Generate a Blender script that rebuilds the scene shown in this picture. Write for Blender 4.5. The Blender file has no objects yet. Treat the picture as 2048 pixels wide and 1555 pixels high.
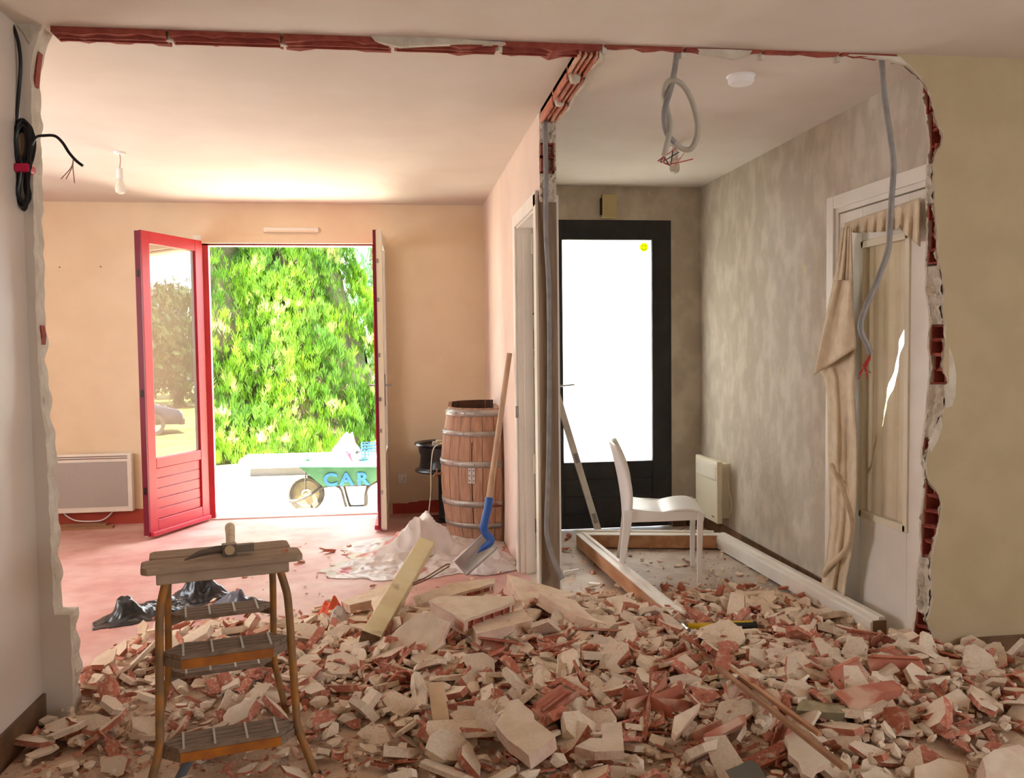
import bpy, bmesh, math, random
import numpy as np
from mathutils import Vector, Matrix, Euler, noise

random.seed(7)
SC = bpy.context.scene
COL = SC.collection
V = Vector
PI = math.pi

# ------------------------------------------------------------------ camera
F = 1738.0                                   # focal length in pixels of a 2048 wide frame
CAM = V((0.0, -3.3006, 1.3551))
CR = V((0.99133, -0.13081, -0.01216)); CU = V((0.01851, 0.04743, 0.99870)); CF = V((0.13006, 0.99027, -0.04944))
cam_d = bpy.data.cameras.new('camera'); cam = bpy.data.objects.new('camera', cam_d); COL.objects.link(cam)
cam.matrix_world = Matrix(((CR.x, CU.x, -CF.x, CAM.x), (CR.y, CU.y, -CF.y, CAM.y), (CR.z, CU.z, -CF.z, CAM.z), (0, 0, 0, 1)))
cam_d.sensor_fit = 'HORIZONTAL'; cam_d.sensor_width = 36.0; cam_d.lens = F / 2048 * 36.0
cam_d.clip_start = 0.05; cam_d.clip_end = 300
SC.camera = cam

def at(x, y, X=None, Y=None, Z=None):
    """world point seen at (x, y) of the 2048 x 1555 frame on the plane X, Y or Z = value"""
    d = CF + CR * ((x - 1024) / F) - CU * ((y - 777.5) / F)
    if X is not None: t = (X - CAM.x) / d.x
    elif Y is not None: t = (Y - CAM.y) / d.y
    else: t = (Z - CAM.z) / d.z
    return CAM + d * t

# ------------------------------------------------------------------ light
world = bpy.data.worlds.new('daylight'); SC.world = world; world.use_nodes = True
bg = world.node_tree.nodes['Background']
bg.inputs['Color'].default_value = (0.86, 0.93, 1.0, 1); bg.inputs['Strength'].default_value = 1.0
sun_d = bpy.data.lights.new('sun', 'SUN'); sun_d.energy = 6.5; sun_d.angle = 0.01; sun_d.color = (1, 0.95, 0.86)
sun = bpy.data.objects.new('sun', sun_d); COL.objects.link(sun)
sun.rotation_euler = V((0.45, 0.25, -1.15)).to_track_quat('-Z', 'Y').to_euler()
def portal(name, loc, look, sx, sy):
    l = bpy.data.lights.new(name, 'AREA'); l.shape = 'RECTANGLE'; l.size = sx; l.size_y = sy; l.cycles.is_portal = True
    o = bpy.data.objects.new(name, l); COL.objects.link(o); o.location = loc
    o.rotation_euler = V(look).to_track_quat('-Z', 'Z').to_euler()
portal('daylight_garden_door', (-0.82, 4.07, 1.1), (0, -1, 0), 1.36, 2.2)
portal('daylight_side_window', (4.56, -3.7, 1.45), (-1, 0, 0), 2.2, 1.5)
portal('daylight_far_room_window', (-3.46, 1.3, 1.5), (1, 0, 0), 1.4, 1.2)
portal('daylight_closet_window', (2.8, 1.66, 1.3), (0, -1, 0), 0.8, 1.6)
SC.view_settings.view_transform = 'Standard'; SC.view_settings.look = 'None'
SC.view_settings.gamma = 1; SC.view_settings.use_curve_mapping = False
SC.view_settings.exposure = 3.55
SC.cycles.use_denoising = True
SC.cycles.use_adaptive_sampling = True; SC.cycles.adaptive_threshold = 0.03
SC.cycles.max_bounces = 9; SC.cycles.diffuse_bounces = 6; SC.cycles.glossy_bounces = 4
SC.cycles.transmission_bounces = 6; SC.cycles.transparent_max_bounces = 12
SC.cycles.sample_clamp_indirect = 8.0; SC.cycles.caustics_reflective = False; SC.cycles.caustics_refractive = False

# ------------------------------------------------------------------ materials
def lin(c):
    return tuple(((v / 255) / 12.92 if v / 255 <= 0.04045 else ((v / 255 + 0.055) / 1.055) ** 2.4) for v in c)
MATS = {}
def mat(name, c1, c2=None, rough=0.8, scale=6.0, stretch=(1, 1, 1), bump=0.0, bscale=60.0, metal=0.0, vary=0.0,
        contrast=(0.35, 0.65), c3=None, s3=3.0, k3=(0.55, 0.7), spec=0.4, trans=0.0, coat=0.0):
    if name in MATS: return MATS[name]
    m = bpy.data.materials.new(name); m.use_nodes = True; MATS[name] = m
    nt = m.node_tree; N = nt.nodes; L = nt.links; b = N['Principled BSDF']
    b.inputs['Roughness'].default_value = rough; b.inputs['Metallic'].default_value = metal
    b.inputs['Specular IOR Level'].default_value = spec; b.inputs['Coat Weight'].default_value = coat
    col = lin(c1) + (1,)
    tc = N.new('ShaderNodeTexCoord'); mp = N.new('ShaderNodeMapping'); L.new(tc.outputs['Object'], mp.inputs['Vector'])
    mp.inputs['Scale'].default_value = stretch
    if vary:
        oi = N.new('ShaderNodeObjectInfo'); vm = N.new('ShaderNodeVectorMath'); vm.operation = 'SCALE'
        cb = N.new('ShaderNodeCombineXYZ')
        for i in range(3): L.new(oi.outputs['Random'], cb.inputs[i])
        L.new(cb.outputs[0], vm.inputs[0]); vm.inputs['Scale'].default_value = 50
        L.new(vm.outputs[0], mp.inputs['Location'])
    out = None
    def ramp(sc, lo, hi, det=6):
        n = N.new('ShaderNodeTexNoise'); n.inputs['Scale'].default_value = sc; n.inputs['Detail'].default_value = det
        L.new(mp.outputs[0], n.inputs['Vector'])
        r = N.new('ShaderNodeMapRange'); r.inputs['From Min'].default_value = lo; r.inputs['From Max'].default_value = hi
        r.interpolation_type = 'SMOOTHSTEP'
        L.new(n.outputs['Fac'], r.inputs['Value']); return r.outputs[0]
    def mix(fac, a, bcol):
        x = N.new('ShaderNodeMix'); x.data_type = 'RGBA'
        if isinstance(fac, float): x.inputs['Factor'].default_value = fac
        else: L.new(fac, x.inputs['Factor'])
        for k, val in (('A', a), ('B', bcol)):
            s = [i for i in x.inputs if i.identifier == k + '_Color'][0]
            if isinstance(val, tuple): s.default_value = val
            else: L.new(val, s)
        return [o for o in x.outputs if o.identifier == 'Result_Color'][0]
    if c2 is not None: out = mix(ramp(scale, *contrast), col, lin(c2) + (1,))
    if c3 is not None: out = mix(ramp(s3, *k3), out if out is not None else col, lin(c3) + (1,))
    if vary:
        hs = N.new('ShaderNodeHueSaturation')
        r = N.new('ShaderNodeMapRange'); L.new(oi.outputs['Random'], r.inputs['Value'])
        r.inputs['To Min'].default_value = 1 - vary; r.inputs['To Max'].default_value = 1 + vary * 0.6
        L.new(r.outputs[0], hs.inputs['Value'])
        if out is None: hs.inputs['Color'].default_value = col
        else: L.new(out, hs.inputs['Color'])
        out = hs.outputs[0]
    if out is None: b.inputs['Base Color'].default_value = col
    else: L.new(out, b.inputs['Base Color'])
    if bump:
        n = N.new('ShaderNodeTexNoise'); n.inputs['Scale'].default_value = bscale; n.inputs['Detail'].default_value = 5
        L.new(mp.outputs[0], n.inputs['Vector'])
        bp = N.new('ShaderNodeBump'); bp.inputs['Strength'].default_value = bump; bp.inputs['Distance'].default_value = 0.01
        L.new(n.outputs['Fac'], bp.inputs['Height']); L.new(bp.outputs[0], b.inputs['Normal'])
    if trans:
        t = N.new('ShaderNodeBsdfTranslucent'); mx = N.new('ShaderNodeMixShader'); mx.inputs[0].default_value = trans
        if out is None: t.inputs['Color'].default_value = col
        else: L.new(out, t.inputs['Color'])
        L.new(b.outputs[0], mx.inputs[1]); L.new(t.outputs[0], mx.inputs[2])
        L.new(mx.outputs[0], N['Material Output'].inputs['Surface'])
    return m

def glass_mat(name, tint=(0.95, 0.97, 0.96), gain=1.9):
    """a thin pane: clear, with the mirror reflection of its two faces"""
    m = bpy.data.materials.new(name); m.use_nodes = True; nt = m.node_tree; nt.nodes.clear(); N = nt.nodes; L = nt.links
    o = N.new('ShaderNodeOutputMaterial'); t = N.new('ShaderNodeBsdfTransparent'); g = N.new('ShaderNodeBsdfGlossy')
    t.inputs['Color'].default_value = tint + (1,); g.inputs['Roughness'].default_value = 0.0
    fr = N.new('ShaderNodeFresnel'); ge = N.new('ShaderNodeNewGeometry'); ma = N.new('ShaderNodeMath'); ma.operation = 'MULTIPLY_ADD'
    L.new(ge.outputs['Backfacing'], ma.inputs[0]); ma.inputs[1].default_value = 1 / 1.5 - 1.5; ma.inputs[2].default_value = 1.5; L.new(ma.outputs[0], fr.inputs['IOR'])   # same from both sides
    mu = N.new('ShaderNodeMath'); mu.operation = 'MULTIPLY'; mu.use_clamp = True; mu.inputs[1].default_value = gain
    mx = N.new('ShaderNodeMixShader'); L.new(fr.outputs[0], mu.inputs[0]); L.new(mu.outputs[0], mx.inputs[0])
    L.new(t.outputs[0], mx.inputs[1]); L.new(g.outputs[0], mx.inputs[2]); L.new(mx.outputs[0], o.inputs[0]); return m

CEIL = mat('ceiling_paint', (212, 201, 191), (216, 206, 197), rough=0.9, scale=3, bump=0.05, bscale=200)
BEIGE = mat('beige_wall_paint', (228, 207, 178), (232, 212, 184), rough=0.85, scale=4, bump=0.06, bscale=150)
PINKW = mat('pinkish_wall_paint', (216, 194, 180), (220, 199, 186), rough=0.85, scale=4, bump=0.05, bscale=150)
CREAMW = mat('cream_wall_paint', (180, 162, 130), (186, 168, 136), rough=0.8, scale=5, bump=0.06, bscale=150)
SATIN = mat('satin_white_wall_paint', (212, 200, 188), (216, 204, 192), rough=0.42, scale=2, bump=0.03, bscale=100)
STRIP = mat('stripped_grey_plaster', (184, 173, 158), (204, 194, 180), rough=0.9, scale=7, stretch=(1, 1.3, 0.8), bump=0.2, bscale=30,
            contrast=(0.38, 0.66), c3=(208, 196, 160), s3=9, k3=(0.62, 0.78))
REDFLOOR = mat('red_floor', (190, 138, 128), (202, 152, 144), rough=0.5, scale=7, bump=0.08, bscale=25, c3=(216, 184, 174), s3=2.2, k3=(0.40, 0.75), spec=0.3)
HALLFLOOR = mat('dusty_hall_floor', (176, 158, 142), (196, 182, 168), rough=0.5, scale=6, bump=0.1, bscale=60, c3=(150, 128, 112), s3=2.5)
DUSTFLOOR = mat('dusty_floor', (212, 186, 160), (220, 198, 172), rough=0.9, scale=5, bump=0.35, bscale=70, c3=(190, 140, 118), s3=14, k3=(0.58, 0.75))
REDBB = mat('red_skirting_paint', (164, 62, 48), (172, 70, 56), rough=0.5, scale=8)
BROWNT = mat('brown_skirting_tile', (104, 76, 56), (128, 96, 70), rough=0.4, scale=10, vary=0.28, bump=0.08)
WHITE = mat('white_gloss_paint', (228, 222, 214), (234, 228, 220), rough=0.4, scale=6)
WHITEP = mat('white_plastic', (238, 236, 236), rough=0.35)
IVORY = mat('ivory_plastic', (226, 218, 196), rough=0.4)
REDP = mat('red_door_paint', (178, 36, 52), (184, 42, 58), rough=0.36, scale=5)
DARKRED = mat('dark_red_edge_paint', (112, 20, 44), rough=0.4)
ANTHR = mat('anthracite_door', (42, 42, 46), (48, 48, 52), rough=0.5, scale=8)
TERRA = mat('terracotta_brick', (178, 104, 82), (190, 122, 100), rough=0.85, scale=14, bump=0.2, bscale=80, c3=(206, 166, 142), s3=6, k3=(0.50, 0.66), vary=0.16)
TERRAD = mat('terracotta_wall_brick', (138, 62, 52), (156, 78, 64), rough=0.9, scale=20, bump=0.25, bscale=80)
PLAST = mat('broken_plaster', (220, 200, 176), (230, 212, 190), rough=0.9, scale=16, bump=0.35, bscale=70, c3=(218, 180, 164), s3=7, k3=(0.58, 0.74), vary=0.12)
PLASTB = mat('pink_plaster_back', (212, 180, 160), (222, 196, 176), rough=0.95, scale=20, bump=0.5, bscale=60, vary=0.12)
MORTAR = mat('white_mortar', (212, 204, 190), (196, 186, 170), rough=0.95, scale=12, bump=0.5, bscale=50)
GREYCON = mat('grey_conduit', (134, 130, 130), (150, 146, 144), rough=0.5, scale=20)
PALECON = mat('pale_conduit', (176, 170, 158), rough=0.5)
BLACKC = mat('black_cable', (22, 21, 22), rough=0.4)
BLACKP = mat('black_plastic_film', (26, 27, 31), (44, 46, 52), rough=0.28, scale=8, spec=0.6)
TAPE = mat('magenta_tape', (190, 22, 70), rough=0.3)
REDWIRE = mat('red_wire', (176, 34, 34), rough=0.5)
PINKWIRE = mat('pale_wire', (196, 150, 140), rough=0.5)
OAK = mat('weathered_oak', (158, 118, 94), (180, 140, 114), rough=0.65, scale=4, stretch=(12, 12, 1.2), bump=0.2, bscale=8, vary=0.14)
OAKIN = mat('charred_oak_inside', (84, 58, 46), (104, 74, 58), rough=0.8, scale=6)
GALV = mat('galvanised_hoop', (176, 170, 164), (150, 142, 136), rough=0.42, scale=12, metal=0.55, c3=(150, 96, 84), s3=10, k3=(0.62, 0.72))
STEEL = mat('steel', (168, 170, 174), (190, 192, 196), rough=0.3, metal=0.8, scale=10)
BLUEP = mat('blue_paint', (38, 86, 168), (52, 100, 180), rough=0.4, scale=10)
ASH = mat('ash_handle', (196, 164, 136), (178, 142, 114), rough=0.6, scale=5, stretch=(10, 10, 1))
BLACKMET = mat('black_painted_metal', (20, 20, 23), (28, 28, 32), rough=0.25, scale=4, spec=0.6)
DUSTWOOD = mat('dusty_brown_board', (156, 134, 114), (172, 150, 130), rough=0.85, scale=4, stretch=(2, 12, 6), bump=0.2, bscale=20)
LADDERT = mat('dirty_orange_tube', (168, 112, 50), (126, 96, 66), rough=0.6, scale=14, bump=0.1, bscale=60)
TREADM = mat('dusty_tread_slat', (142, 120, 102), (122, 102, 86), rough=0.85, scale=8, stretch=(3, 20, 8))
ORANGE = mat('orange_tread_edge', (186, 112, 30), (150, 86, 36), rough=0.6, scale=10)
POSTW = mat('grey_timber', (132, 112, 94), (152, 132, 112), rough=0.8, scale=3, stretch=(12, 12, 0.8), bump=0.15, bscale=10)
RAWW = mat('raw_pine', (198, 152, 116), (178, 128, 94), rough=0.75, scale=3, stretch=(6, 1, 6), bump=0.1, bscale=20)
CREAMWOOD = mat('cream_painted_timber', (226, 214, 172), (214, 198, 156), rough=0.5, scale=6, c3=(176, 152, 120), s3=5, k3=(0.64, 0.72))
BATTEN = mat('brown_batten', (166, 124, 90), (146, 104, 76), rough=0.7, scale=5)
PLASTICF = mat('white_plastic_film', (242, 236, 232), (236, 226, 222), rough=0.32, scale=7, trans=0.35, c3=(222, 110, 108), s3=4.2, k3=(0.57, 0.66))
CLOTH = mat('beige_towelling', (224, 208, 182), (214, 196, 170), rough=0.95, scale=20, bump=0.35, bscale=220)
YEL = mat('yellow_plastic', (214, 176, 20), rough=0.4)
BLKRUB = mat('black_rubber', (38, 38, 40), rough=0.6)
GREYHANDLE = mat('grey_rubber_handle', (92, 92, 98), rough=0.6)
ORANGEP = mat('orange_net', (232, 104, 72), rough=0.5)
BULB = mat('clear_bulb', (236, 232, 226), rough=0.1, trans=0.5)
FROST = mat('frosted_pane', (250, 250, 252), rough=0.4, trans=0.9)
STICK = mat('yellow_sticker', (206, 224, 20), rough=0.5, trans=0.75)
STICKD = mat('sticker_ink', (98, 110, 10), rough=0.5, trans=0.6)
BOXB = mat('aged_beige_plastic', (186, 170, 124), rough=0.5)
GREYGR = mat('grille_grey', (176, 170, 166), (168, 162, 158), rough=0.5, scale=200)
GLASS = glass_mat('window_glass', gain=4.2)
GLASSD = glass_mat('dusty_door_glass', (0.93, 0.91, 0.87), 1.6)
DARKIN = mat('dark_gap', (34, 28, 26), rough=0.9)
FOL = mat('thuja_green', (62, 102, 16), (102, 142, 22), rough=0.6, scale=1.6, trans=0.3, c3=(196, 204, 120), s3=2.6, k3=(0.58, 0.68))  # pale third tone paints bright highlights into the leaf colour
FOLB = mat('poplar_green', (58, 104, 60), (84, 132, 76), rough=0.6, scale=2, trans=0.3)
FOLC = mat('garden_tree_green', (46, 66, 30), (70, 88, 40), rough=0.7, scale=1.2, trans=0.25)
BARK = mat('bark', (92, 76, 62), (74, 58, 48), rough=0.9, scale=8, bump=0.4, bscale=20)
GRAVEL = mat('pale_gravel', (206, 198, 178), (222, 216, 198), rough=0.95, scale=3, c3=(176, 178, 96), s3=1.1, k3=(0.6, 0.72))
LAWN = mat('dry_lawn', (92, 102, 44), (122, 116, 60), rough=0.95, scale=1.2)
STONE = mat('pale_stone', (222, 214, 202), (206, 198, 188), rough=0.8, scale=6)
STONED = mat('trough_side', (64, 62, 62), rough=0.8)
GREENP = mat('worn_green_paint', (34, 84, 52), (48, 98, 62), rough=0.5, scale=8, c3=(104, 116, 84), s3=9, k3=(0.66, 0.72))
LBLUE = mat('light_blue_paint', (26, 92, 160), (40, 108, 168), rough=0.5, scale=14)
DIRTMET = mat('muddy_steel_tube', (62, 52, 46), (40, 34, 32), rough=0.6, scale=14)
TYRE = mat('muddy_tyre', (44, 42, 38), (66, 60, 52), rough=0.9, scale=12, bump=0.3)
RIMB = mat('pale_wheel_disc', (112, 102, 82), (92, 84, 66), rough=0.6, scale=10)
SACK = mat('white_sack', (240, 236, 236), (232, 226, 226), rough=0.5, scale=5)
SACKR = mat('pink_print', (140, 60, 84), rough=0.5)
BLUENET = mat('blue_net', (20, 66, 110), (40, 90, 130), rough=0.5, scale=40)
CARP = mat('dark_blue_car_paint', (18, 22, 38), rough=0.3, coat=0.6)
LAMPG = mat('headlamp', (225, 228, 232), rough=0.1)
RENDER = mat('outside_render', (232, 224, 208), rough=0.9)

# ------------------------------------------------------------------ mesh building
LOCAL = set()
class MB:
    def __init__(s): s.v = []; s.f = []; s.m = []
    def add(s, vs, fs, mi=0):
        n = len(s.v); s.v += [tuple(v) for v in vs]; s.f += [tuple(i + n for i in f) for f in fs]; s.m += [mi] * len(fs); return s
    def hexa(s, p, mi=0):            # 4 bottom points, 4 top points
        return s.add(p, [(3, 2, 1, 0), (4, 5, 6, 7), (0, 1, 5, 4), (1, 2, 6, 5), (2, 3, 7, 6), (3, 0, 4, 7)], mi)
    def box(s, c, d, rot=None, mi=0):
        c = V(c); h = V(d) / 2; P = []
        for z in (-1, 1):
            for x, y in ((-1, -1), (1, -1), (1, 1), (-1, 1)):
                q = V((x * h.x, y * h.y, z * h.z)); P.append(c + (rot @ q if rot else q))
        return s.hexa(P, mi)
    def b2(s, x0, x1, y0, y1, z0, z1, mi=0): return s.box(((x0 + x1) / 2, (y0 + y1) / 2, (z0 + z1) / 2), (x1 - x0, y1 - y0, z1 - z0), None, mi)
    def beam(s, a, b, w, t, up=(0, 0, 1), mi=0):   # bar from a to b, w across, t along up
        a = V(a); b = V(b); d = (b - a).normalized(); u = V(up); u = (u - d * u.dot(d)).normalized(); n = d.cross(u)
        P = [q + n * (sx * w / 2) + u * (su * t / 2) for q in (a, b) for sx, su in ((-1, -1), (1, -1), (1, 1), (-1, 1))]
        return s.hexa([P[0], P[1], P[2], P[3], P[4], P[5], P[6], P[7]], mi)
    def prism(s, poly, off, mi=0, mi_side=None):     # polygon of 3D points extruded by vector off
        n = len(poly); off = V(off); P = [V(p) for p in poly]; Q = [p + off for p in P]
        s.add(P + Q, [tuple(range(n))], mi); k = len(s.v) - 2 * n
        ms = mi if mi_side is None else mi_side
        s.f.append(tuple(k + n + i for i in reversed(range(n)))); s.m.append(ms)
        for i in range(n): s.f.append((k + (i + 1) % n, k + i, k + n + i, k + n + (i + 1) % n)); s.m.append(ms)
        return s
    def tube(s, path, r, n=8, mi=0, cap=True):
        P = [V(p) for p in path]; R = r if isinstance(r, (list, tuple)) else [r] * len(P)
        T = [((P[min(i + 1, len(P) - 1)] - P[max(i - 1, 0)]).normalized()) for i in range(len(P))]
        a = V((0, 0, 1)) if abs(T[0].z) < 0.9 else V((1, 0, 0)); nn = (a - T[0] * a.dot(T[0])).normalized()
        k = len(s.v)
        for i, p in enumerate(P):
            nn = (nn - T[i] * nn.dot(T[i])); nn = nn.normalized() if nn.length > 1e-6 else T[i].orthogonal().normalized()
            bb = T[i].cross(nn)
            for j in range(n):
                an = 2 * PI * j / n; s.v.append(tuple(p + (nn * math.cos(an) + bb * math.sin(an)) * R[i]))
        for i in range(len(P) - 1):
            for j in range(n):
                s.f.append((k + i * n + j, k + i * n + (j + 1) % n, k + (i + 1) * n + (j + 1) % n, k + (i + 1) * n + j)); s.m.append(mi)
        if cap:
            s.f.append(tuple(k + j for j in reversed(range(n)))); s.m.append(mi)
            s.f.append(tuple(k + (len(P) - 1) * n + j for j in range(n))); s.m.append(mi)
        return s
    def lathe(s, prof, c=(0, 0, 0), n=24, axis='Z', mi=0, close=False):
        k = len(s.v); c = V(c)
        for r, z in prof:
            for j in range(n):
                a = 2 * PI * j / n; x, y = r * math.cos(a), r * math.sin(a)
                q = {'Z': (x, y, z), 'Y': (x, z, y), 'X': (z, x, y)}[axis]; s.v.append(tuple(c + V(q)))
        m = len(prof)
        for i in range(m if close else m - 1):
            for j in range(n):
                i2 = (i + 1) % m
                s.f.append((k + i * n + j, k + i * n + (j + 1) % n, k + i2 * n + (j + 1) % n, k + i2 * n + j)); s.m.append(mi)
        return s
    def grid(s, fn, nu, nv, mi=0):
        k = len(s.v)
        for i in range(nu + 1):
            for j in range(nv + 1): s.v.append(tuple(fn(i / nu, j / nv)))
        for i in range(nu):
            for j in range(nv):
                a = k + i * (nv + 1) + j; s.f.append((a, a + nv + 1, a + nv + 2, a + 1)); s.m.append(mi)
        return s
    def mesh(s, name, mats):
        me = bpy.data.meshes.new(name); me.from_pydata(s.v, [], s.f)
        for m in (mats if isinstance(mats, (list, tuple)) else [mats]): me.materials.append(m)
        if any(s.m): me.polygons.foreach_set('material_index', s.m)
        me.update(); return me
    def build(s, name, mats, parent=None, smooth=False, bevel=0.0, solid=0.0, recalc=True):
        me = s.mesh(name, mats)
        if recalc or bevel:
            bm = bmesh.new(); bm.from_mesh(me)
            if recalc: bmesh.ops.recalc_face_normals(bm, faces=bm.faces)
            if bevel:
                es = [e for e in bm.edges if len(e.link_faces) == 2 and e.calc_face_angle(0) > 0.5]
                bmesh.ops.bevel(bm, geom=es, offset=bevel, segments=2, profile=0.5, affect='EDGES')
            bm.to_mesh(me); bm.free()
        if smooth: smooth_by_angle(me)
        o = bpy.data.objects.new(name, me); COL.objects.link(o)
        if solid:
            md = o.modifiers.new('thickness', 'SOLIDIFY'); md.thickness = solid; md.offset = 0
        if parent is not None: attach(o, parent)
        return o
def smooth_by_angle(me, ang=0.7):
    me.polygons.foreach_set('use_smooth', [True] * len(me.polygons))
    bm = bmesh.new(); bm.from_mesh(me)
    for e in bm.edges:
        if len(e.link_faces) == 2 and e.calc_face_angle(0) > ang: e.smooth = False
    bm.to_mesh(me); bm.free()
def attach(o, parent):
    o.parent = parent
    if parent.type == 'EMPTY' and parent.name not in LOCAL: o.matrix_parent_inverse = parent.matrix_basis.inverted()
def thing(name, label, cat, loc=(0, 0, 0), rz=None, group=None):
    """an Empty at the base; with rz its parts are in local coordinates, else in world ones"""
    o = bpy.data.objects.new(name, None); COL.objects.link(o); o.location = loc; o.empty_display_size = 0.05
    if rz is not None: o.rotation_euler = (0, 0, rz); LOCAL.add(o.name)
    tag(o, label, cat, group); return o
def tag(o, label, cat, group=None, kind=None):
    o['label'] = label; o['category'] = cat
    if group: o['group'] = group
    if kind: o['kind'] = kind
    return o
def struct(o, label=None):
    o['kind'] = 'structure'
    if label: o['label'] = label
    return o
def sroot(name, label, loc=(0, 0, 0)):
    o = bpy.data.objects.new(name, None); COL.objects.link(o); o.location = loc; return struct(o, label)
def nz(x, y, z, s=1.0): return noise.noise(V((x * s, y * s, z * s)))
def catmull(pts, k=6):
    P = [V(p) for p in pts]; P = [P[0] * 2 - P[1]] + P + [P[-1] * 2 - P[-2]]; out = []
    for i in range(1, len(P) - 2):
        for j in range(k):
            t = j / k; a, b, c, d = P[i - 1], P[i], P[i + 1], P[i + 2]
            out.append(0.5 * ((2 * b) + (c - a) * t + (2 * a - 5 * b + 4 * c - d) * t * t + (3 * b - a - 3 * c + d) * t ** 3))
    return out + [P[-2]]

# ================================================================== the setting
H = 2.5; XL = -1.302; XR = 2.226; XP0, XP1 = 0.712, 0.790; YB = 3.808; YH = 2.901; YO = 4.06
def interp(tab, z):
    tab = sorted(tab)
    if z <= tab[0][0]: return tab[0][1]
    for (a, b), (c, d) in zip(tab, tab[1:]):
        if z <= c: return b + (d - b) * (z - a) / (c - a)
    return tab[-1][1]

def slab(name, mats, boxes, label): 
    m = MB()
    for b in boxes: m.b2(*b)
    return struct(m.build(name, mats), label)
slab('floor', DUSTFLOOR, [(-1.45, 4.6, -4.9, 0.06, -0.1, 0)], 'dusty beige floor of the near room under the rubble')
slab('floor_red', REDFLOOR, [(-3.4, 0.75, 0.06, YB + 0.02, -0.1, 0)], 'red floor of the room with the garden door')
slab('floor_hall', HALLFLOOR, [(0.75, XR + 0.1, 0.06, YH + 0.25, -0.1, -0.001)], 'dusty grey floor of the entrance hall')
slab('ceiling', CEIL, [(-3.5, 4.7, -5.0, 0.1, H, H + 0.15), (-3.5, 3.4, 0.1, YO, H, H + 0.15)], 'white ceiling over the whole place')
slab('wall_left', SATIN, [(XL - 0.15, XL, -4.9, 0.0, 0, H)], 'satin off-white wall of the near room')
slab('added_sun_shade', RENDER, [(-4.25, -3.5, -1.0, YO, H + 0.12, H + 0.2)], 'unseen overhang added to keep sun out of the far room window')  # added out of view, stops direct sun entering the far room window
# garden wall with the opening
OX0, OX1, OZ = -1.505, -0.140, 2.187
slab('wall_back', BEIGE, [(-3.4, OX0, YB, YO, -0.3, H), (OX1, XP1, YB, YO, -0.3, H), (OX0, OX1, YB, YO, OZ, H)], 'beige wall with the open garden door')
slab('wall_far_side', BEIGE, [(-3.5, -3.4, 0.0, 0.6, 0, H), (-3.5, -3.4, 2.0, YO, 0, H), (-3.5, -3.4, 0.6, 2.0, 0, 0.9), (-3.5, -3.4, 0.6, 2.0, 2.1, H)], 'side wall of the far room with a window')
slab('wall_far_return', BEIGE, [(-3.4, XL - 0.15, 0.0, 0.1, 0, H)], 'return wall of the far room')
slab('trim_2', STONE, [(OX0, OX1, YB, YO + 0.06, -0.3, 0.012)], 'pale stone threshold of the garden door')
# hall end wall with the entry door opening
DX0, DX1, DZ = 1.05, 2.001, 2.257
slab('wall_hall_end', STRIP, [(XP1, DX0, YH, YH + 0.25, 0, H), (DX1, XR + 0.1, YH, YH + 0.25, 0, H), (DX0, DX1, YH, YH + 0.25, DZ, H)], 'stripped plaster wall around the entry door')
# hall side wall with the glazed door opening
GY0, GY1, GZ = 0.07, 0.905, 2.035
slab('wall_hall_side', STRIP, [(XR, XR + 0.1, GY1, YH, 0, H), (XR, XR + 0.1, 0.1, GY1, GZ, H)], 'patchy stripped plaster wall of the hall')
# rooms behind the camera and behind the glazed door
wr = sroot('wall_rear', 'plain rear wall of the near room')
MB().b2(-1.45, 4.6, -5.0, -4.9, 0, H).build('masonry', CREAMW, wr)
wl = sroot('wall_right_side', 'side wall of the near room with a wide window')
MB().b2(4.6, 4.7, -5.0, -4.8, 0, H).b2(4.6, 4.7, -2.6, 0.1, 0, H).b2(4.6, 4.7, -4.8, -2.6, 0, 0.7).b2(4.6, 4.7, -4.8, -2.6, 2.2, H).build('masonry', CREAMW, wl)
slab('wall_closet', CEIL, [(3.3, 3.4, 0.1, 1.6, 0, H), (XR + 0.1, 2.4, 1.6, 1.7, 0, H), (3.2, 3.4, 1.6, 1.7, 0, H), (2.4, 3.2, 1.6, 1.7, 0, 0.5), (2.4, 3.2, 1.6, 1.7, 2.1, H)], 'walls of the room behind the glazed door')
slab('floor_closet', HALLFLOOR, [(XR + 0.1, 3.4, 0.1, 1.6, -0.1, 0)], 'floor behind the glazed door')

# ---- near wall, remaining right part with its broken edge
FE = [(115, 1792), (150, 1835), (166, 1850), (200, 1864), (240, 1872), (270, 1886), (290, 1882), (305, 1870), (330, 1866), (400, 1868), (440, 1872), (480, 1874), (522, 1876),
      (545, 1884), (580, 1888), (620, 1884), (655, 1890), (700, 1890), (730, 1884), (765, 1898), (800, 1893), (830, 1885), (870, 1868), (900, 1856), (930, 1851), (960, 1855),
      (985, 1876), (1010, 1884), (1040, 1880), (1080, 1870), (1110, 1863), (1150, 1860), (1190, 1864), (1220, 1860), (1240, 1852), (1270, 1866), (1330, 1862)]
BE = [(115, 1792), (150, 1832), (166, 1842), (190, 1845), (230, 1850), (290, 1857), (330, 1852), (400, 1850), (440, 1853), (520, 1850), (580, 1850), (620, 1856), (650, 1858), (690, 1853), (730, 1862),
      (765, 1855), (830, 1850), (880, 1843), (910, 1840), (970, 1848), (1000, 1843), (1050, 1838), (1100, 1840), (1150, 1832), (1200, 1832), (1270, 1822), (1340, 1820)]
fe = [(at(x, y, Y=0.0).z, at(x, y, Y=0.0).x) for y, x in FE]; be = [(at(x, y, Y=0.1).z, at(x, y, Y=0.1).x) for y, x in BE]
fx = lambda z: interp(fe, z) + 0.004 * nz(3, z * 40, 0) + 0.003 * nz(1, z * 110, 3)
bx_ = lambda z: max(interp(be, z), 1.7) + 0.004 * nz(7, z * 35, 2)
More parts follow.
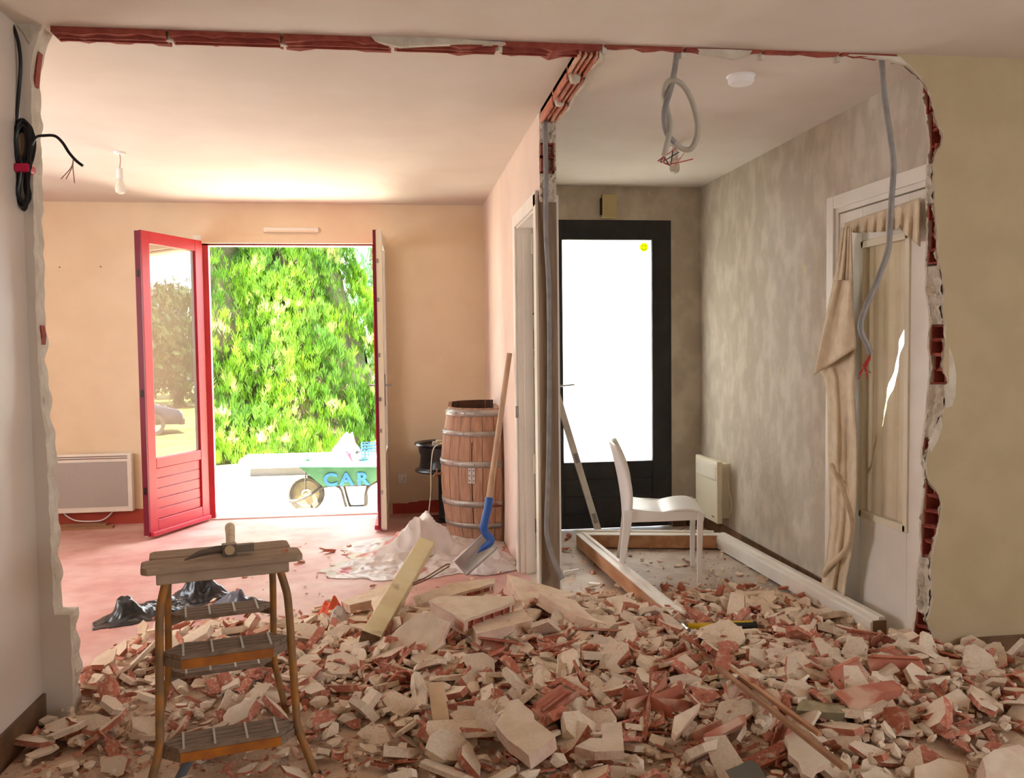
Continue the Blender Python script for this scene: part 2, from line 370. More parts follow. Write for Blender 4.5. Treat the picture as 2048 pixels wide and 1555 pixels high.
BR = [(158, 322), (408, 527), (650, 768), (880, 908), (962, 1112), (1228, 1278)]
brz = [(at(1860, b, Y=0.05).z, at(1860, a, Y=0.05).z) for a, b in BR]
wallr = sroot('wall_right', 'cream wall left standing with a ragged broken brick edge', (2.2, 0, 0))
zs = np.linspace(0.0, H, 140)
MB().prism([V((4.6, 0, 0)), V((4.6, 0, H))] + [V((fx(z) + 0.004, 0, z)) for z in zs[::-1]], (0, 0.014, 0), 0, 1).build('front_plaster', [CREAMW, MORTAR], wallr)
MB().prism([V((4.6, 0.1, 0)), V((4.6, 0.1, H))] + [V((bx_(z), 0.1, z)) for z in zs[::-1]], (0, -0.014, 0), 0, 1).build('back_plaster', [PINKW, MORTAR], wallr)
def inbrick(z): return any(a - 0.002 < z < b + 0.002 for a, b in brz)
def edge_fn(u, v):
    z = u * H; x = fx(z) * (1 - v) + bx_(z) * v
    x += 0.016 * nz(v * 3, z * 22, 5) + 0.008 * nz(v * 9, z * 60, 1) + (0.012 if 0.15 < v < 0.85 else 0)
    if inbrick(z) and 0.12 < v < 0.9: x += 0.075
    return V((x, 0.012 + 0.076 * v, z))
MB().grid(edge_fn, 260, 8).build('broken_mortar', MORTAR, wallr)
rb = random.Random(3)
for a, b in brz:                                                     # hollow bricks showing their cells
    n = max(1, round((b - a) / 0.062)); hgt = (b - a) / n
    for i in range(n):
        z0 = a + i * hgt; z1 = z0 + hgt; m = MB(); zc = (z0 + z1) / 2
        xa = min(fx(zc), bx_(zc) + 0.03); t = 0.007
        for (y0, y1) in ((0.014, 0.022), (0.078, 0.086)):
            xe = (fx(zc) if y0 < 0.05 else bx_(zc)) + rb.uniform(0.0, 0.012); m.b2(xe, xa + 0.09, y0, y1, z0, z1 - 0.001)
        for zz in (z0, z1 - t):
            xe0 = fx(zz) + rb.uniform(0, 0.02); xe1 = bx_(zz) + rb.uniform(0, 0.02); ym = 0.05; xm = (xe0 + xe1) / 2 + rb.uniform(-0.006, 0.02)
            m.prism([V((xe0, 0.02, zz)), V((xa + 0.09, 0.02, zz)), V((xa + 0.09, 0.08, zz)), V((xe1, 0.08, zz)), V((xm, ym, zz))], (0, 0, t))
        m.b2(xa + 0.07, xa + 0.09, 0.02, 0.08, z0, z1)
        m.build('brick', TERRAD, wallr)
MB().b2(2.36, 4.6, -0.008, 0.0, 0.0, 0.115).build('skirting', BROWNT, wallr)
# chipped paint rim
MB().prism([at(x, y, Y=-0.0005) for x, y in ((1898, 690), (1908, 720), (1913, 750), (1911, 790), (1904, 812), (1892, 815), (1890, 770), (1898, 765))], (0, 0.006, 0)).build('chip', MORTAR, wallr)
MB().prism([at(x, y, Y=-0.0005) for x, y in ((1882, 832), (1886, 850), (1876, 880), (1862, 905), (1858, 885), (1870, 860))], (0, 0.006, 0)).build('chip', MORTAR, wallr)

# ---- near wall, left stub with its broken edge
ws = sroot('wall_left_stub', 'narrow remnant of the demolished wall with crumbling edge', (XL, 0, 0))
def sx(z):
    base = interp(((0.3, -1.252), (0.64, -1.254), (1.0, -1.256), (1.25, -1.272), (1.47, -1.274), (1.9, -1.268), (2.15, -1.263), (2.33, -1.262)), z) + 0.004 * nz(11, z * 9, 0) + 0.004 * nz(4, z * 26, 0)
    if z < 0.40: base = -1.198 + 0.003 * nz(2, z * 20, 5)
    if z > 2.30: base += (z - 2.30) ** 2 * 1.2
    return base
zst = list(np.linspace(0, 0.399, 20)) + list(np.linspace(0.401, H, 150))
MB().prism([V((XL - 0.01, 0.0, 0)), V((XL - 0.01, 0.0, H))] + [V((sx(z), 0.0, z)) for z in zst[::-1]], (0, 0.03, 0), 0, 1).build('front_plaster', [SATIN, MORTAR], ws)
MB().prism([V((XL - 0.01, 0.028, 0)), V((XL - 0.01, 0.028, H))] + [V((sx(z) - 0.006 + 0.016 * nz(3, z * 14, 9), 0.028, z)) for z in zst[::-1]], (0, 0.072, 0)).build('core', [MORTAR], ws)
for z0, z1 in ((1.38, 1.45), (2.30, 2.42)):
    m = MB(); m.prism([V((sx(z0) - 0.012, 0.034, z0)), V((sx(z0) + 0.001, 0.034, z0)), V((sx((z0 + z1) / 2) + 0.005, 0.034, (z0 + z1) / 2)), V((sx(z1) + 0.002, 0.034, z1)), V((sx(z1) - 0.006, 0.034, z1))], (0, 0.036, 0)); m.build('brick', TERRAD, ws)
MB().b2(XL, XL + 0.012, -4.9, 0.0, 0, 0.115).build('skirting', BROWNT, ws)

# ---- brick strip left along the ceiling where the wall was cut away
tr = sroot('trim_1', 'red brick strip left along the ceiling where the wall was', (0.4, 0.05, H))
rb = random.Random(11); x = -1.19; k = 0
while x < 2.0:
    L = 0.40 if x < 0.5 else 0.32
    x1 = min(x + L, 2.02); seg = np.linspace(x, x1 - 0.012, 9)
    hall = x > 0.70
    hmin, hmax = (0.006, 0.016) if hall else (0.012, 0.03)
    fr = [(rb.uniform(hmin, hmax)) for _ in seg]; bk = [max(0.004, h + rb.uniform(-0.006, 0.006)) for h in fr]
    y1 = 0.030 if hall else 0.098
    m = MB()
    for i in range(len(seg) - 1):
        a, b = seg[i], seg[i + 1]
        m.hexa([V((a, 0.002, H - fr[i])), V((b, 0.002, H - fr[i + 1])), V((b, y1, H - bk[i + 1])), V((a, y1, H - bk[i])), V((a, 0.002, H + 0.01)), V((b, 0.002, H + 0.01)), V((b, y1, H + 0.01)), V((a, y1, H + 0.01))])
    if not hall:
        for q in (0.03, 0.062): m.b2(x + 0.01, x1 - 0.02, q, q + 0.006, H - 0.03, H)
    m.build('brick', TERRAD, tr)
    m = MB(); m.lathe([(0.002, -0.03), (0.014, -0.028), (0.017, -0.012), (0.016, 0.01)], (x1 - 0.005, 0.02 + 0.03 * rb.random(), H), 7); m.build('mortar_lump', MORTAR, tr)
    x = x1; k += 1
def flake(pts, off, name='plaster_flake'):
    MB().prism([at(px, py, Y=-0.004) for px, py in pts], off).build(name, MORTAR, tr)
flake(((738, 68), (790, 66), (860, 74), (920, 78), (1010, 84), (1012, 89), (930, 88), (860, 90), (800, 93), (750, 82)), (0, 0.02, 0))
flake(((1395, 97), (1470, 99), (1505, 101), (1500, 108), (1470, 118), (1440, 112), (1405, 108)), (0, 0.02, 0))
flake(((24, 38), (86, 46), (82, 60), (66, 74), (58, 88), (50, 70)), (0, 0.02, 0))
flake(((1700, 108), (1800, 113), (1850, 160), (1815, 130), (1780, 118)), (0, 0.02, 0))

# ---- partition between the two rooms, with a doorway whose near side was torn away
wp = sroot('wall_partition', 'pinkish partition wall between the rooms with an empty doorway', (XP0, 2.4, 0))
PY0, DY0, DY1, DTOP = 0.97, 1.05, 1.78, 2.04
MB().b2(XP0, XP0 + 0.02, DY1 + 0.02, YB, 0, H).b2(XP0, XP0 + 0.02, PY0, DY1 + 0.02, DTOP + 0.03, H).build('room_face', PINKW, wp)
MB().b2(XP0 + 0.02, XP1, DY1 + 0.02, YB, 0, H).b2(XP0 + 0.02, XP1, PY0, DY1 + 0.02, DTOP + 0.03, H).build('hall_face', STRIP, wp)
MB().grid(lambda u, v: V((XP0 - 0.002 + 0.082 * v, PY0 - 0.008 - 0.022 * abs(nz(v * 4, u * 9, 3)) - 0.012 * nz(v * 12, u * 40, 1), DTOP + 0.02 + u * (H - DTOP - 0.02))), 50, 8).build('broken_mortar', MORTAR, wp)
for z0, z1 in ((2.20, 2.275), (2.278, 2.34)):
    m = MB(); m.b2(XP0 + 0.0, XP0 + 0.008, 0.925, 0.98, z0, z1).b2(XP1 - 0.02, XP1 - 0.012, 0.93, 0.98, z0, z1).b2(XP0, XP1 - 0.012, 0.93, 0.98, z0, z0 + 0.007).b2(XP0, XP1 - 0.012, 0.925, 0.98, z1 - 0.007, z1).b2(XP0 + 0.01, XP1 - 0.02, 0.975, 0.98, z0, z1); m.build('brick', TERRAD, wp)
y = 0.02; rb = random.Random(5)
for i in range(3):                                                    # fluted brick remnants along the ceiling
    y1 = y + (0.26, 0.34, 0.32)[i]; m = MB(); d = 0.05 + 0.01 * i
    m.b2(XP0, XP1, y, y1 - 0.012, H - 0.02, H + 0.01)
    for q in (0.0, 0.022, 0.044, 0.066): m.b2(XP0 + q, XP0 + q + 0.008, y, y1 - 0.012 - rb.uniform(0, 0.02), H - d + rb.uniform(0, 0.012), H)
    m.build('brick', TERRA, wp)
    m = MB(); m.lathe([(0.002, -0.07), (0.02, -0.062), (0.03, -0.03), (0.028, 0.0)], (XP0 + 0.035, y1, H), 8); m.build('mortar_lump', MORTAR, wp); y = y1
MB().prism([V((XP1, 0.02, H)), V((XP1, 0.93, H)), V((XP1, 0.93, H - 0.05)), V((XP1, 0.66, H - 0.07)), V((XP1, 0.5, H - 0.045)), V((XP1, 0.33, H - 0.06)), V((XP1, 0.2, H - 0.03)), V((XP1, 0.02, H - 0.055))], (0.012, 0, 0)).build('plaster_edge', MORTAR, wp)
# doorway lining
df = sroot('doorframe_1', 'timber door lining left in the partition with torn-off near post', (0.75, 0.93, 0.1))
MB().b2(XP0 - 0.008, XP1 + 0.008, 0.99, DY0, 0.075, 2.10).build('post', POSTW, df, bevel=0.003)
MB().b2(XP0 - 0.020, XP0 - 0.006, 0.995, 1.075, 0.12, 2.11).build('casing', WHITE, df)
MB().b2(XP1 + 0.006, XP1 + 0.018, 0.995, 1.065, 0.10, 2.10).build('casing', WHITE, df)
MB().b2(XP0 - 0.006, XP1 + 0.006, DY1, DY1 + 0.035, 0, DTOP).b2(XP0 + 0.03, XP1 - 0.018, DY1 - 0.014, DY1, 0, DTOP - 0.02).build('jamb', WHITE, df)
MB().b2(XP0 - 0.006, XP1 + 0.006, DY0, DY1 + 0.035, DTOP, DTOP + 0.03).build('head', WHITE, df)
MB().b2(XP0 - 0.020, XP0 - 0.006, DY1 + 0.01, DY1 + 0.085, 0, DTOP + 0.085).build('casing', WHITE, df, bevel=0.004)
MB().b2(XP0 - 0.020, XP0 - 0.006, DY0 - 0.05, DY1 + 0.01, DTOP + 0.01, DTOP + 0.085).build('casing', WHITE, df, bevel=0.004)
for z in (0.75, 1.87): MB().b2(XP0 - 0.03, XP0 - 0.016, 1.075, 1.085, z - 0.045, z + 0.045).tube([(XP0 - 0.024, 1.08, z - 0.05), (XP0 - 0.024, 1.08, z + 0.05)], 0.006).build('hinge', IVORY, df)
MB().b2(XP0 - 0.024, XP0 - 0.0, DY1 + 0.004, DY1 + 0.012, 0.93, 1.0).build('strike_plate', STEEL, df)

# ---- skirtings
b = MB(); b.b2(-3.4, OX0 - 0.06, YB - 0.012, YB, 0, 0.112); struct(b.build('baseboard_back', REDBB), 'red painted skirting left of the garden door')
b = MB(); prof = [(-0.06, 0.085), (0.06, 0.08), (0.075, 0.088), (0.14, 0.09), (0.15, 0.098), (0.30, 0.1), (XP0, 0.1)]
b.prism([V((-0.06, YB - 0.012, 0))] + [V((x, YB - 0.012, z)) for x, z in prof] + [V((XP0, YB - 0.012, 0))], (0, 0.012, 0)); struct(b.build('baseboard_back.001', REDBB), 'red painted skirting behind the barrel')
bb = sroot('baseboard_hall', 'brown tile skirting along the hall wall', (XR, 1.9, 0))
y = YH - 0.02
while y > 0.98:
    y0 = max(y - 0.196, 0.97); MB().b2(XR - 0.009, XR, y0, y - 0.004, 0.0, 0.098).build('tile', BROWNT, bb, bevel=0.0015); y = y0 if y0 > 0.975 else 0
x = DX1 + 0.005; b2 = sroot('baseboard_hall_end', 'brown tile skirting beside the entry door', (2.1, YH, 0))
MB().b2(x, x + 0.1, YH - 0.009, YH, 0, 0.098).build('tile', BROWNT, b2); MB().b2(x + 0.104, XR, YH - 0.009, YH, 0, 0.098).build('tile', BROWNT, b2)
MB().b2(XP1, 0.92, YH - 0.009, YH, 0, 0.098).build('tile', BROWNT, b2); MB().b2(0.924, DX0 - 0.005, YH - 0.009, YH, 0, 0.098).build('tile', BROWNT, b2)

# ---- garden door: frame and two leaves standing open into the room
fr = sroot('doorframe_2', 'white frame of the double garden door', (-0.82, YB, 0))
MB().b2(OX0 - 0.06, OX0 + 0.0, YB - 0.014, YB + 0.0, 0, OZ + 0.06).build('casing', WHITE, fr); MB().b2(OX1, OX1 + 0.05, YB - 0.014, YB, 0, OZ + 0.06).build('casing', WHITE, fr)
MB().b2(OX0, OX1, YB - 0.014, YB, OZ, OZ + 0.06).build('head', BEIGE, fr)
MB().b2(OX0, OX0 + 0.045, YB + 0.02, YB + 0.08, 0, OZ).build('jamb', REDP, fr); MB().b2(OX1 - 0.045, OX1, YB + 0.02, YB + 0.08, 0, OZ).build('jamb', REDP, fr)
MB().b2(OX0, OX1, YB + 0.02, YB + 0.08, OZ - 0.012, OZ).build('head_rail', DARKRED, fr)
def leaf(name, label, hinge, ang, sgn):
    """local x runs from the hinge to the free edge, local y is the outer face"""
    t = thing(name, label, 'door', hinge, ang); W, T = 0.70, (0.046 if sgn > 0 else 0.062); Z0, Z1 = 0.018, 2.205; st = 0.088
    t['kind'] = 'structure'
    yo, yi = (0, -T) if sgn > 0 else (0, T); ya, yb = min(yo, yi), max(yo, yi)
    ym = yo * 0.5 + yi * 0.5
    for nm, x0, x1, z0, z1 in (('stile', 0, st, Z0, Z1), ('stile', W - st, W, Z0, Z1), ('rail', st, W - st, Z1 - st, Z1), ('rail', st, W - st, 0.50, 0.575), ('rail', st, W - st, Z0, Z0 + 0.11)):
        a = MB().b2(x0, x1, min(yo, ym), max(yo, ym), z0, z1).build(nm, REDP, t, bevel=0.004)
        MB().b2(x0, x1, min(yi, ym), max(yi, ym), z0, z1).build('inner_face', WHITE, a)
    n = 5; zz0 = Z0 + 0.11; hh = (0.50 - zz0) / n
    for i in range(n):
        q = yo * 0.72 + yi * 0.28
        MB().b2(st - 0.004, W - st + 0.004, min(q, ym), max(q, ym), zz0 + i * hh + 0.002, zz0 + (i + 1) * hh - 0.002).build('panel_board', REDP, t, bevel=0.003)
    MB().b2(st - 0.004, W - st + 0.004, min(ym, yi * 0.75), max(ym, yi * 0.75), zz0, 0.50).build('inner_panel', WHITE, t)
    g = MB(); g.add([(st, ym, 0.575), (W - st, ym, 0.575), (W - st, ym, Z1 - st), (st, ym, Z1 - st)], [(0, 1, 2, 3)]); g.build('pane', GLASS, t, recalc=False)
    ye = yi if sgn > 0 else yo * 0.66 + yi * 0.34
    MB().b2(W, W + 0.012, min(yo, ye), max(yo, ye), Z0 + 0.01, Z1 - 0.005).build('edge_seal', DARKRED, t)
    if sgn < 0: MB().b2(W, W + 0.010, min(ye, yi), max(ye, yi), Z0 + 0.01, Z1 - 0.005).build('edge_strip', IVORY, t)
    wb = MB(); wb.b2(st * 0.2, W, yo if yo > yi else yo - 0.028, yo + 0.028 if yo > yi else yo, Z0 + 0.002, Z0 + 0.035); wb.build('drip_rail', REDP, t, bevel=0.004)
    if sgn < 0:
        h = MB(); h.b2(W - 0.055, W - 0.02, yi, yi + 0.008, 0.93, 1.16).tube([(W - 0.037, yi, 1.08), (W - 0.037, yi + 0.045, 1.08), (W - 0.15, yi + 0.048, 1.08)], 0.008)
        h.b2(W - 0.055, W - 0.02, yo - 0.008, yo, 0.93, 1.16).tube([(W - 0.037, yo, 1.08), (W - 0.037, yo - 0.045, 1.08), (W - 0.15, yo - 0.048, 1.08)], 0.008); h.build('handle', STEEL, t)
        for z in (0.3, 0.75, 0.98, 1.3, 1.7, 1.98): MB().box((W + 0.011, (yo + yi) / 2, z), (0.004, 0.014, 0.03)).build('lock_keep', STEEL, t)
    else:
        for z in (0.35, 1.05, 1.9): MB().box((W + 0.012, (yo + yi) / 2, z), (0.008, 0.02, 0.05)).build('lock_keep', BLACKMET, t)
    return t
ang = math.atan2(3.15 - 3.80, -1.78 + 1.50)
leaf('door_1', 'red half-glazed garden door leaf, open, reflecting the garden and a car', (-1.50, 3.800, 0), ang, +1)
leaf('door_2', 'garden door leaf seen edge-on, dark red edge and white inside', (-0.146, 3.790, 0), math.radians(-91.2), -1)

# ---- entry door
ed = thing('door_3', 'anthracite entry door with a tall glowing frosted pane', 'door', (1.5, YH, 0)); ed['kind'] = 'structure'
GX0, GX1, GZ0, GZ1 = 1.190, 1.858, 0.498, 2.115
MB().b2(DX0, GX0, YH - 0.005, YH + 0.055, 0.01, DZ).build('stile', ANTHR, ed, bevel=0.003); MB().b2(GX1, DX1, YH - 0.005, YH + 0.055, 0.01, DZ).build('stile', ANTHR, ed, bevel=0.003)
MB().b2(GX0, GX1, YH - 0.005, YH + 0.055, GZ1, DZ).build('rail', ANTHR, ed, bevel=0.003); MB().b2(GX0, GX1, YH - 0.005, YH + 0.055, 0.01, 0.12).build('rail', ANTHR, ed)
for i in range(3):
    z0 = 0.12 + i * (GZ0 - 0.12) / 3; MB().b2(GX0, GX1, YH + 0.0, YH + 0.03, z0 + 0.001, z0 + (GZ0 - 0.12) / 3 - 0.001).build('panel_board', ANTHR, ed, bevel=0.002)
MB().b2(GX0, GX1, YH + 0.03, YH + 0.05, 0.1, GZ0 - 0.004).build('outer_panel', ANTHR, ed)
g = MB(); g.b2(GX0 - 0.004, GX1 + 0.004, YH + 0.02, YH + 0.028, GZ0 - 0.003, GZ1 + 0.003); g.build('pane', FROST, ed)
h = MB(); h.b2(1.122, 1.152, YH - 0.012, YH - 0.004, 0.93, 1.16).tube([(1.137, YH - 0.01, 1.06), (1.137, YH - 0.06, 1.062), (1.19, YH - 0.062, 1.066), (1.26, YH - 0.062, 1.072)], 0.007); h.build('handle', STEEL, ed)
st = at(1288, 494, Y=YH + 0.018)
s = thing('smiley_sticker', 'round yellow smiley sticker on the frosted door pane', 'sticker', st)
MB().lathe([(0.0001, 0), (0.032, 0), (0.032, 0.0012), (0.0001, 0.0012)], st, 28, 'Y').build('disc', STICK, s)
fc = MB(); fc.lathe([(0.0001, 0), (0.0045, 0), (0.0045, 0.001), (0.0001, 0.001)], st + V((-0.011, -0.0014, 0.009)), 12, 'Y').lathe([(0.0001, 0), (0.0045, 0), (0.0045, 0.001), (0.0001, 0.001)], st + V((0.011, -0.0014, 0.009)), 12, 'Y')
fc.tube([st + V((0.018 * math.cos(a), -0.001, -0.004 + 0.016 * math.sin(a))) for a in np.linspace(PI * 1.08, PI * 1.92, 12)], 0.002, 6); fc.build('face', STICKD, s)
bxo = thing('chime_box', 'yellowed beige door chime box above the entry door', 'chime box', (1.53, YH, 2.27))
MB().b2(1.478, 1.586, YH - 0.05, YH, 2.268, 2.436).build('cover', BOXB, bxo, bevel=0.004); MB().b2(1.472, 1.479, YH - 0.04, YH - 0.0, 2.29, 2.41).build('side_slot', DARKIN, bxo)

# ---- glazed door in the hall side wall
gf = sroot('doorframe_3', 'white frame around the glazed hall door', (XR, 0.5, 0))
X0 = XR - 0.018
MB().b2(X0, XR + 0.0, GY1 - 0.005, GY1 + 0.065, 0, GZ + 0.06).build('casing', WHITE, gf, bevel=0.004); MB().b2(X0, XR, 0.105, GY1 - 0.005, GZ - 0.005, GZ + 0.06).build('casing', WHITE, gf, bevel=0.004)
MB().b2(XR - 0.004, XR + 0.095, GY1 - 0.03, GY1, 0, GZ).build('jamb', WHITE, gf); MB().b2(XR - 0.004, XR + 0.095, 0.105, GY1 - 0.03, GZ - 0.03, GZ).build('head', WHITE, gf)
gd = thing('door_4', 'white glazed hall door with one tall dusty pane', 'door', (XR + 0.03, 0.5, 0)); gd['kind'] = 'structure'
gx0, gx1 = XR + 0.004, XR + 0.044; ly0, ly1 = 0.115, GY1 - 0.032; py0, py1 = 0.265, 0.655; pz0, pz1 = 0.515, 1.825
MB().b2(gx0, gx1, py1, ly1, 0.02, 2.0).build('stile', WHITE, gd, bevel=0.003); MB().b2(gx0, gx1, ly0, py0, 0.02, 2.0).build('stile', WHITE, gd, bevel=0.003)
MB().b2(gx0, gx1, py0, py1, pz1, 2.0).build('rail', WHITE, gd, bevel=0.003); MB().b2(gx0, gx1, py0, py1, 0.02, pz0).build('rail', WHITE, gd, bevel=0.003)
bd = MB(); w = 0.022
bd.b2(gx0 - 0.010, gx0 + 0.012, py1 - w, py1 + 0.012, pz0 - 0.01, pz1 + 0.012).b2(gx0 - 0.010, gx0 + 0.012, py0 - 0.012, py0 + w, pz0 - 0.01, pz1 + 0.012).b2(gx0 - 0.010, gx0 + 0.012, py0, py1, pz1 - w, pz1 + 0.012).b2(gx0 - 0.010, gx0 + 0.012, py0, py1, pz0 - 0.012, pz0 + w); bd.build('glazing_bead', IVORY, gd, bevel=0.003)
g = MB(); g.add([(gx0 + 0.02, py0, pz0), (gx0 + 0.02, py1, pz0), (gx0 + 0.02, py1, pz1), (gx0 + 0.02, py0, pz1)], [(0, 1, 2, 3)]); g.build('pane', GLASSD, gd, recalc=False)
NET = mat('net_curtain', (236, 226, 206), (226, 212, 190), rough=0.9, trans=0.15, scale=3)
def gapy(z, side):
    px = 1756 + (z - 0.905) / 0.655 * 71; w = 5.5 * max(0.0, min(1, (z - 0.86) / 0.3)) * max(0.0, min(1, (1.60 - z) / 0.25)) - 1.6; py = 905 - (z - 0.905) * 405
    return at(px + side * w, py, X=XR + 0.04).y
for lb, side in (('pale beige curtain behind the glazed door, on the latch side of its slit', -1), ('pale beige curtain behind the glazed door, on the wall side of its slit', 1)):
    def cf(u, v, side=side):
        z = 0.3 + v * 1.72; g_ = gapy(z, side); far = 0.86 if side < 0 else 0.13; y = g_ + (far - g_) * u
        return V((XR + 0.04 + 0.006 * math.sin(y * 62) + 0.003 * math.sin(y * 141 + v * 2), y, z))
    tag(MB().grid(cf, 50, 60).build('net_curtain', NET, smooth=True, recalc=False), lb, 'curtain')

# ================================================================== hall objects
ct = thing('towel_curtain', 'beige towelling cloth draped over the glazed door corner to the floor', 'cloth', (2.17, 0.85, 0.05))
TB = [(455, 1684, 1702), (520, 1674, 1704), (580, 1664, 1705), (640, 1652, 1707), (700, 1640, 1710), (735, 1634, 1711), (755, 1650, 1709), (800, 1655, 1710), (880, 1656, 1714), (960, 1658, 1714), (1040, 1660, 1710), (1110, 1654, 1702), (1160, 1644, 1692), (1200, 1640, 1688)]
def drape(u, v):
    y = 455 + v * 745; l = interp([(a, b) for a, b, c in TB], y); r = interp([(a, c) for a, b, c in TB], y)
    amp = 0.011 * min(1, v * 5 + 0.25)
    x = XR - 0.075 + amp * math.sin(u * 9 + v * 3.0 + 1.2 * math.sin(v * 5)) + 0.004 * math.sin(u * 23 + v * 7) + 0.012 * nz(u * 3, v * 6, 2)
    return at(l + (r - l) * u, y, X=x)
MB().grid(drape, 36, 70).build('long_drape', CLOTH, ct, smooth=True, solid=0.006)
def flap(u, v):                                                       # the overlapping corner that hangs out
    y = 560 + v * (190 - 55 * u); l = 1668 - v * 40; r = 1704 + v * 8
    return at(l + (r - l) * u, y, X=XR - 0.105 - 0.012 * math.sin(u * 9 + v * 2) - 0.012 * v)
MB().grid(flap, 20, 24).build('flap', CLOTH, ct, smooth=True, solid=0.006)
def hem(u, v):                                                        # rolled hem curling over the lower drape
    c = catmull([at(px, py, X=XR - 0.1) for px, py in ((1664, 930), (1690, 990), (1705, 1050), (1690, 1100), (1655, 1135), (1648, 1150))], 8); i = min(int(u * (len(c) - 1)), len(c) - 1)
    return c[i] + V((0.013 * math.cos(v * 2 * PI), 0.006 * math.sin(v * 2 * PI), 0.012 * math.sin(v * 2 * PI)))
MB().grid(hem, 40, 8).build('hem', CLOTH, ct, smooth=True)
def swag(u, v):
    px = 1690 + u * 150; top = 446 - 0.34 * (px - 1690); dep = 18 + 30 * math.sin(min(u * 1.05, 1) * PI * 0.55) + 60 * max(0, u - 0.72) * 3
    return at(px, top + v * dep, X=XR - 0.03 - 0.009 * math.sin(u * 52 + v * 2) * (0.3 + v) - 0.03 * v * (1 - v))
MB().grid(swag, 70, 12).build('gathered_top', CLOTH, ct, smooth=True, solid=0.005)

ht = thing('wall_heater', 'small ivory convector heater on the stripped hall wall', 'heater', (2.16, 2.6, 0.1))
hy1 = at(1391, 960, X=2.125).y; hy0 = at(1434, 980, X=2.125).y; hz1 = at(1391, 908, X=2.125).z; hz0 = at(1391, 1024, X=2.125).z
MB().b2(2.125, 2.165, hy0, hy1, hz0, hz1).build('front_case', IVORY, ht, bevel=0.006); MB().b2(2.165, XR, hy0 + 0.03, hy1 - 0.03, hz0 + 0.03, hz1 - 0.02).build('back_box', IVORY, ht)
for i in range(8): MB().b2(2.119, 2.127, hy0 + 0.02, hy1 - 0.02, hz1 - 0.03 - i * 0.014, hz1 - 0.024 - i * 0.014).build('louvre', WHITE, ht)
MB().b2(2.121, 2.126, hy0 + 0.05, hy0 + 0.09, hz0 + 0.035, hz0 + 0.045).build('badge', GREYCON, ht)
MB().tube(catmull([(2.2, hy0 + 0.02, hz0 + 0.3), (2.21, hy0 - 0.02, hz0 + 0.2), (2.215, hy0 - 0.03, hz0 + 0.12), (2.22, hy0 + 0.02, hz0 + 0.05)]), 0.004, 6).build('cable', IVORY, ht)

# spirit level leaning on the end wall
l0 = at(1203, 1083, Z=0.0); l1 = at(1066, 630, Y=YH - 0.05); lv = thing('spirit_level', 'long aluminium spirit level leaning beside the entry door', 'level', l0)
d = (l1 - l0).normalized()
MB().beam(l0 + d * 0.01, l1, 0.045, 0.022, up=(0, -1, 0.3)).build('bar', mat('aluminium', (206, 202, 196), (190, 186, 180), rough=0.4, metal=0.2, scale=9), lv, bevel=0.002)
MB().beam(l0, l0 + d * 0.015, 0.05, 0.028, up=(0, -1, 0.3)).build('end_cap', BLKRUB, lv); MB().beam(l1, l1 + d * 0.012, 0.05, 0.028, up=(0, -1, 0.3)).build('end_cap', BLKRUB, lv)
for f_ in (0.1, 0.36, 0.9): q = l0.lerp(l1, f_); MB().beam(q - d * 0.035, q + d * 0.035, 0.03, 0.026, up=(0, -1, 0.3)).build('vial', GREYCON, lv)
sw = thing('light_switch', 'double white switch plate with a red rocker seen through doorway', 'switch', at(1072, 717, Y=YH))
p0 = at(1063, 698, Y=YH); p1 = at(1081, 716, Y=YH); p2 = at(1081, 735, Y=YH)
MB().b2(p0.x, p1.x, YH - 0.012, YH, p1.z + 0.004, p0.z).build('upper_plate', IVORY, sw, bevel=0.002); MB().b2(p0.x, p1.x, YH - 0.012, YH, p2.z, p1.z).build('lower_plate', IVORY, sw, bevel=0.002)
MB().b2(p0.x + 0.015, p0.x + 0.04, YH - 0.018, YH - 0.01, p1.z + 0.016, p0.z - 0.012).build('rocker', REDWIRE, sw)

# white plastic chair
ch = thing('plastic_chair', 'white moulded plastic chair standing inside the loose door frame', 'chair', (1.51, 1.588, 0), math.radians(-14))
def seat_fn(u, v):   # u back to front, v across
    x = -0.19 + 0.42 * u; y = (v - 0.5) * (0.40 + 0.05 * u)
    z = 0.425 - 0.012 * math.sin(u * PI * 0.9) * 1.6 + 0.02 * math.sin(min(1, max(0, (u - 0.45) / 0.55)) * PI) - 0.022 * max(0, u - 0.86) / 0.14 - 0.014 * (1 - (2 * v - 1) ** 2) * (1 - u)
    return V((x, y, z))
MB().grid(seat_fn, 24, 12).build('seat', WHITEP, ch, smooth=True, solid=0.012)
for sy in (-1, 1):
    m = MB(); m.prism([V((-0.19, sy * 0.205, 0.425)), V((0.0, sy * 0.212, 0.415)), V((0.2, sy * 0.222, 0.428)), V((0.232, sy * 0.226, 0.405)), V((0.2, sy * 0.222, 0.375)), V((0.0, sy * 0.212, 0.362)), V((-0.19, sy * 0.205, 0.352))], (0, -sy * 0.012, 0)); m.build('apron', WHITEP, ch)
m = MB(); m.prism([V((0.228, -0.222, 0.405)), V((0.228, 0.222, 0.405)), V((0.228, 0.222, 0.378)), V((0.228, -0.222, 0.378))], (-0.012, 0, 0)); m.build('apron', WHITEP, ch)
def back_fn(u, v):
    z = 0.36 + u * 0.435; x = -0.205 - 0.075 * (u ** 1.7) + 0.06 * (2 * v - 1) ** 2 * (0.5 + 0.5 * math.sin(u * PI)) - 0.012; y = (v - 0.5) * (0.42 - 0.02 * u)
    return V((x, y, z - 0.012 * abs(2 * v - 1) ** 4 * u))
MB().grid(back_fn, 20, 16).build('backrest', WHITEP, ch, smooth=True, solid=0.018)
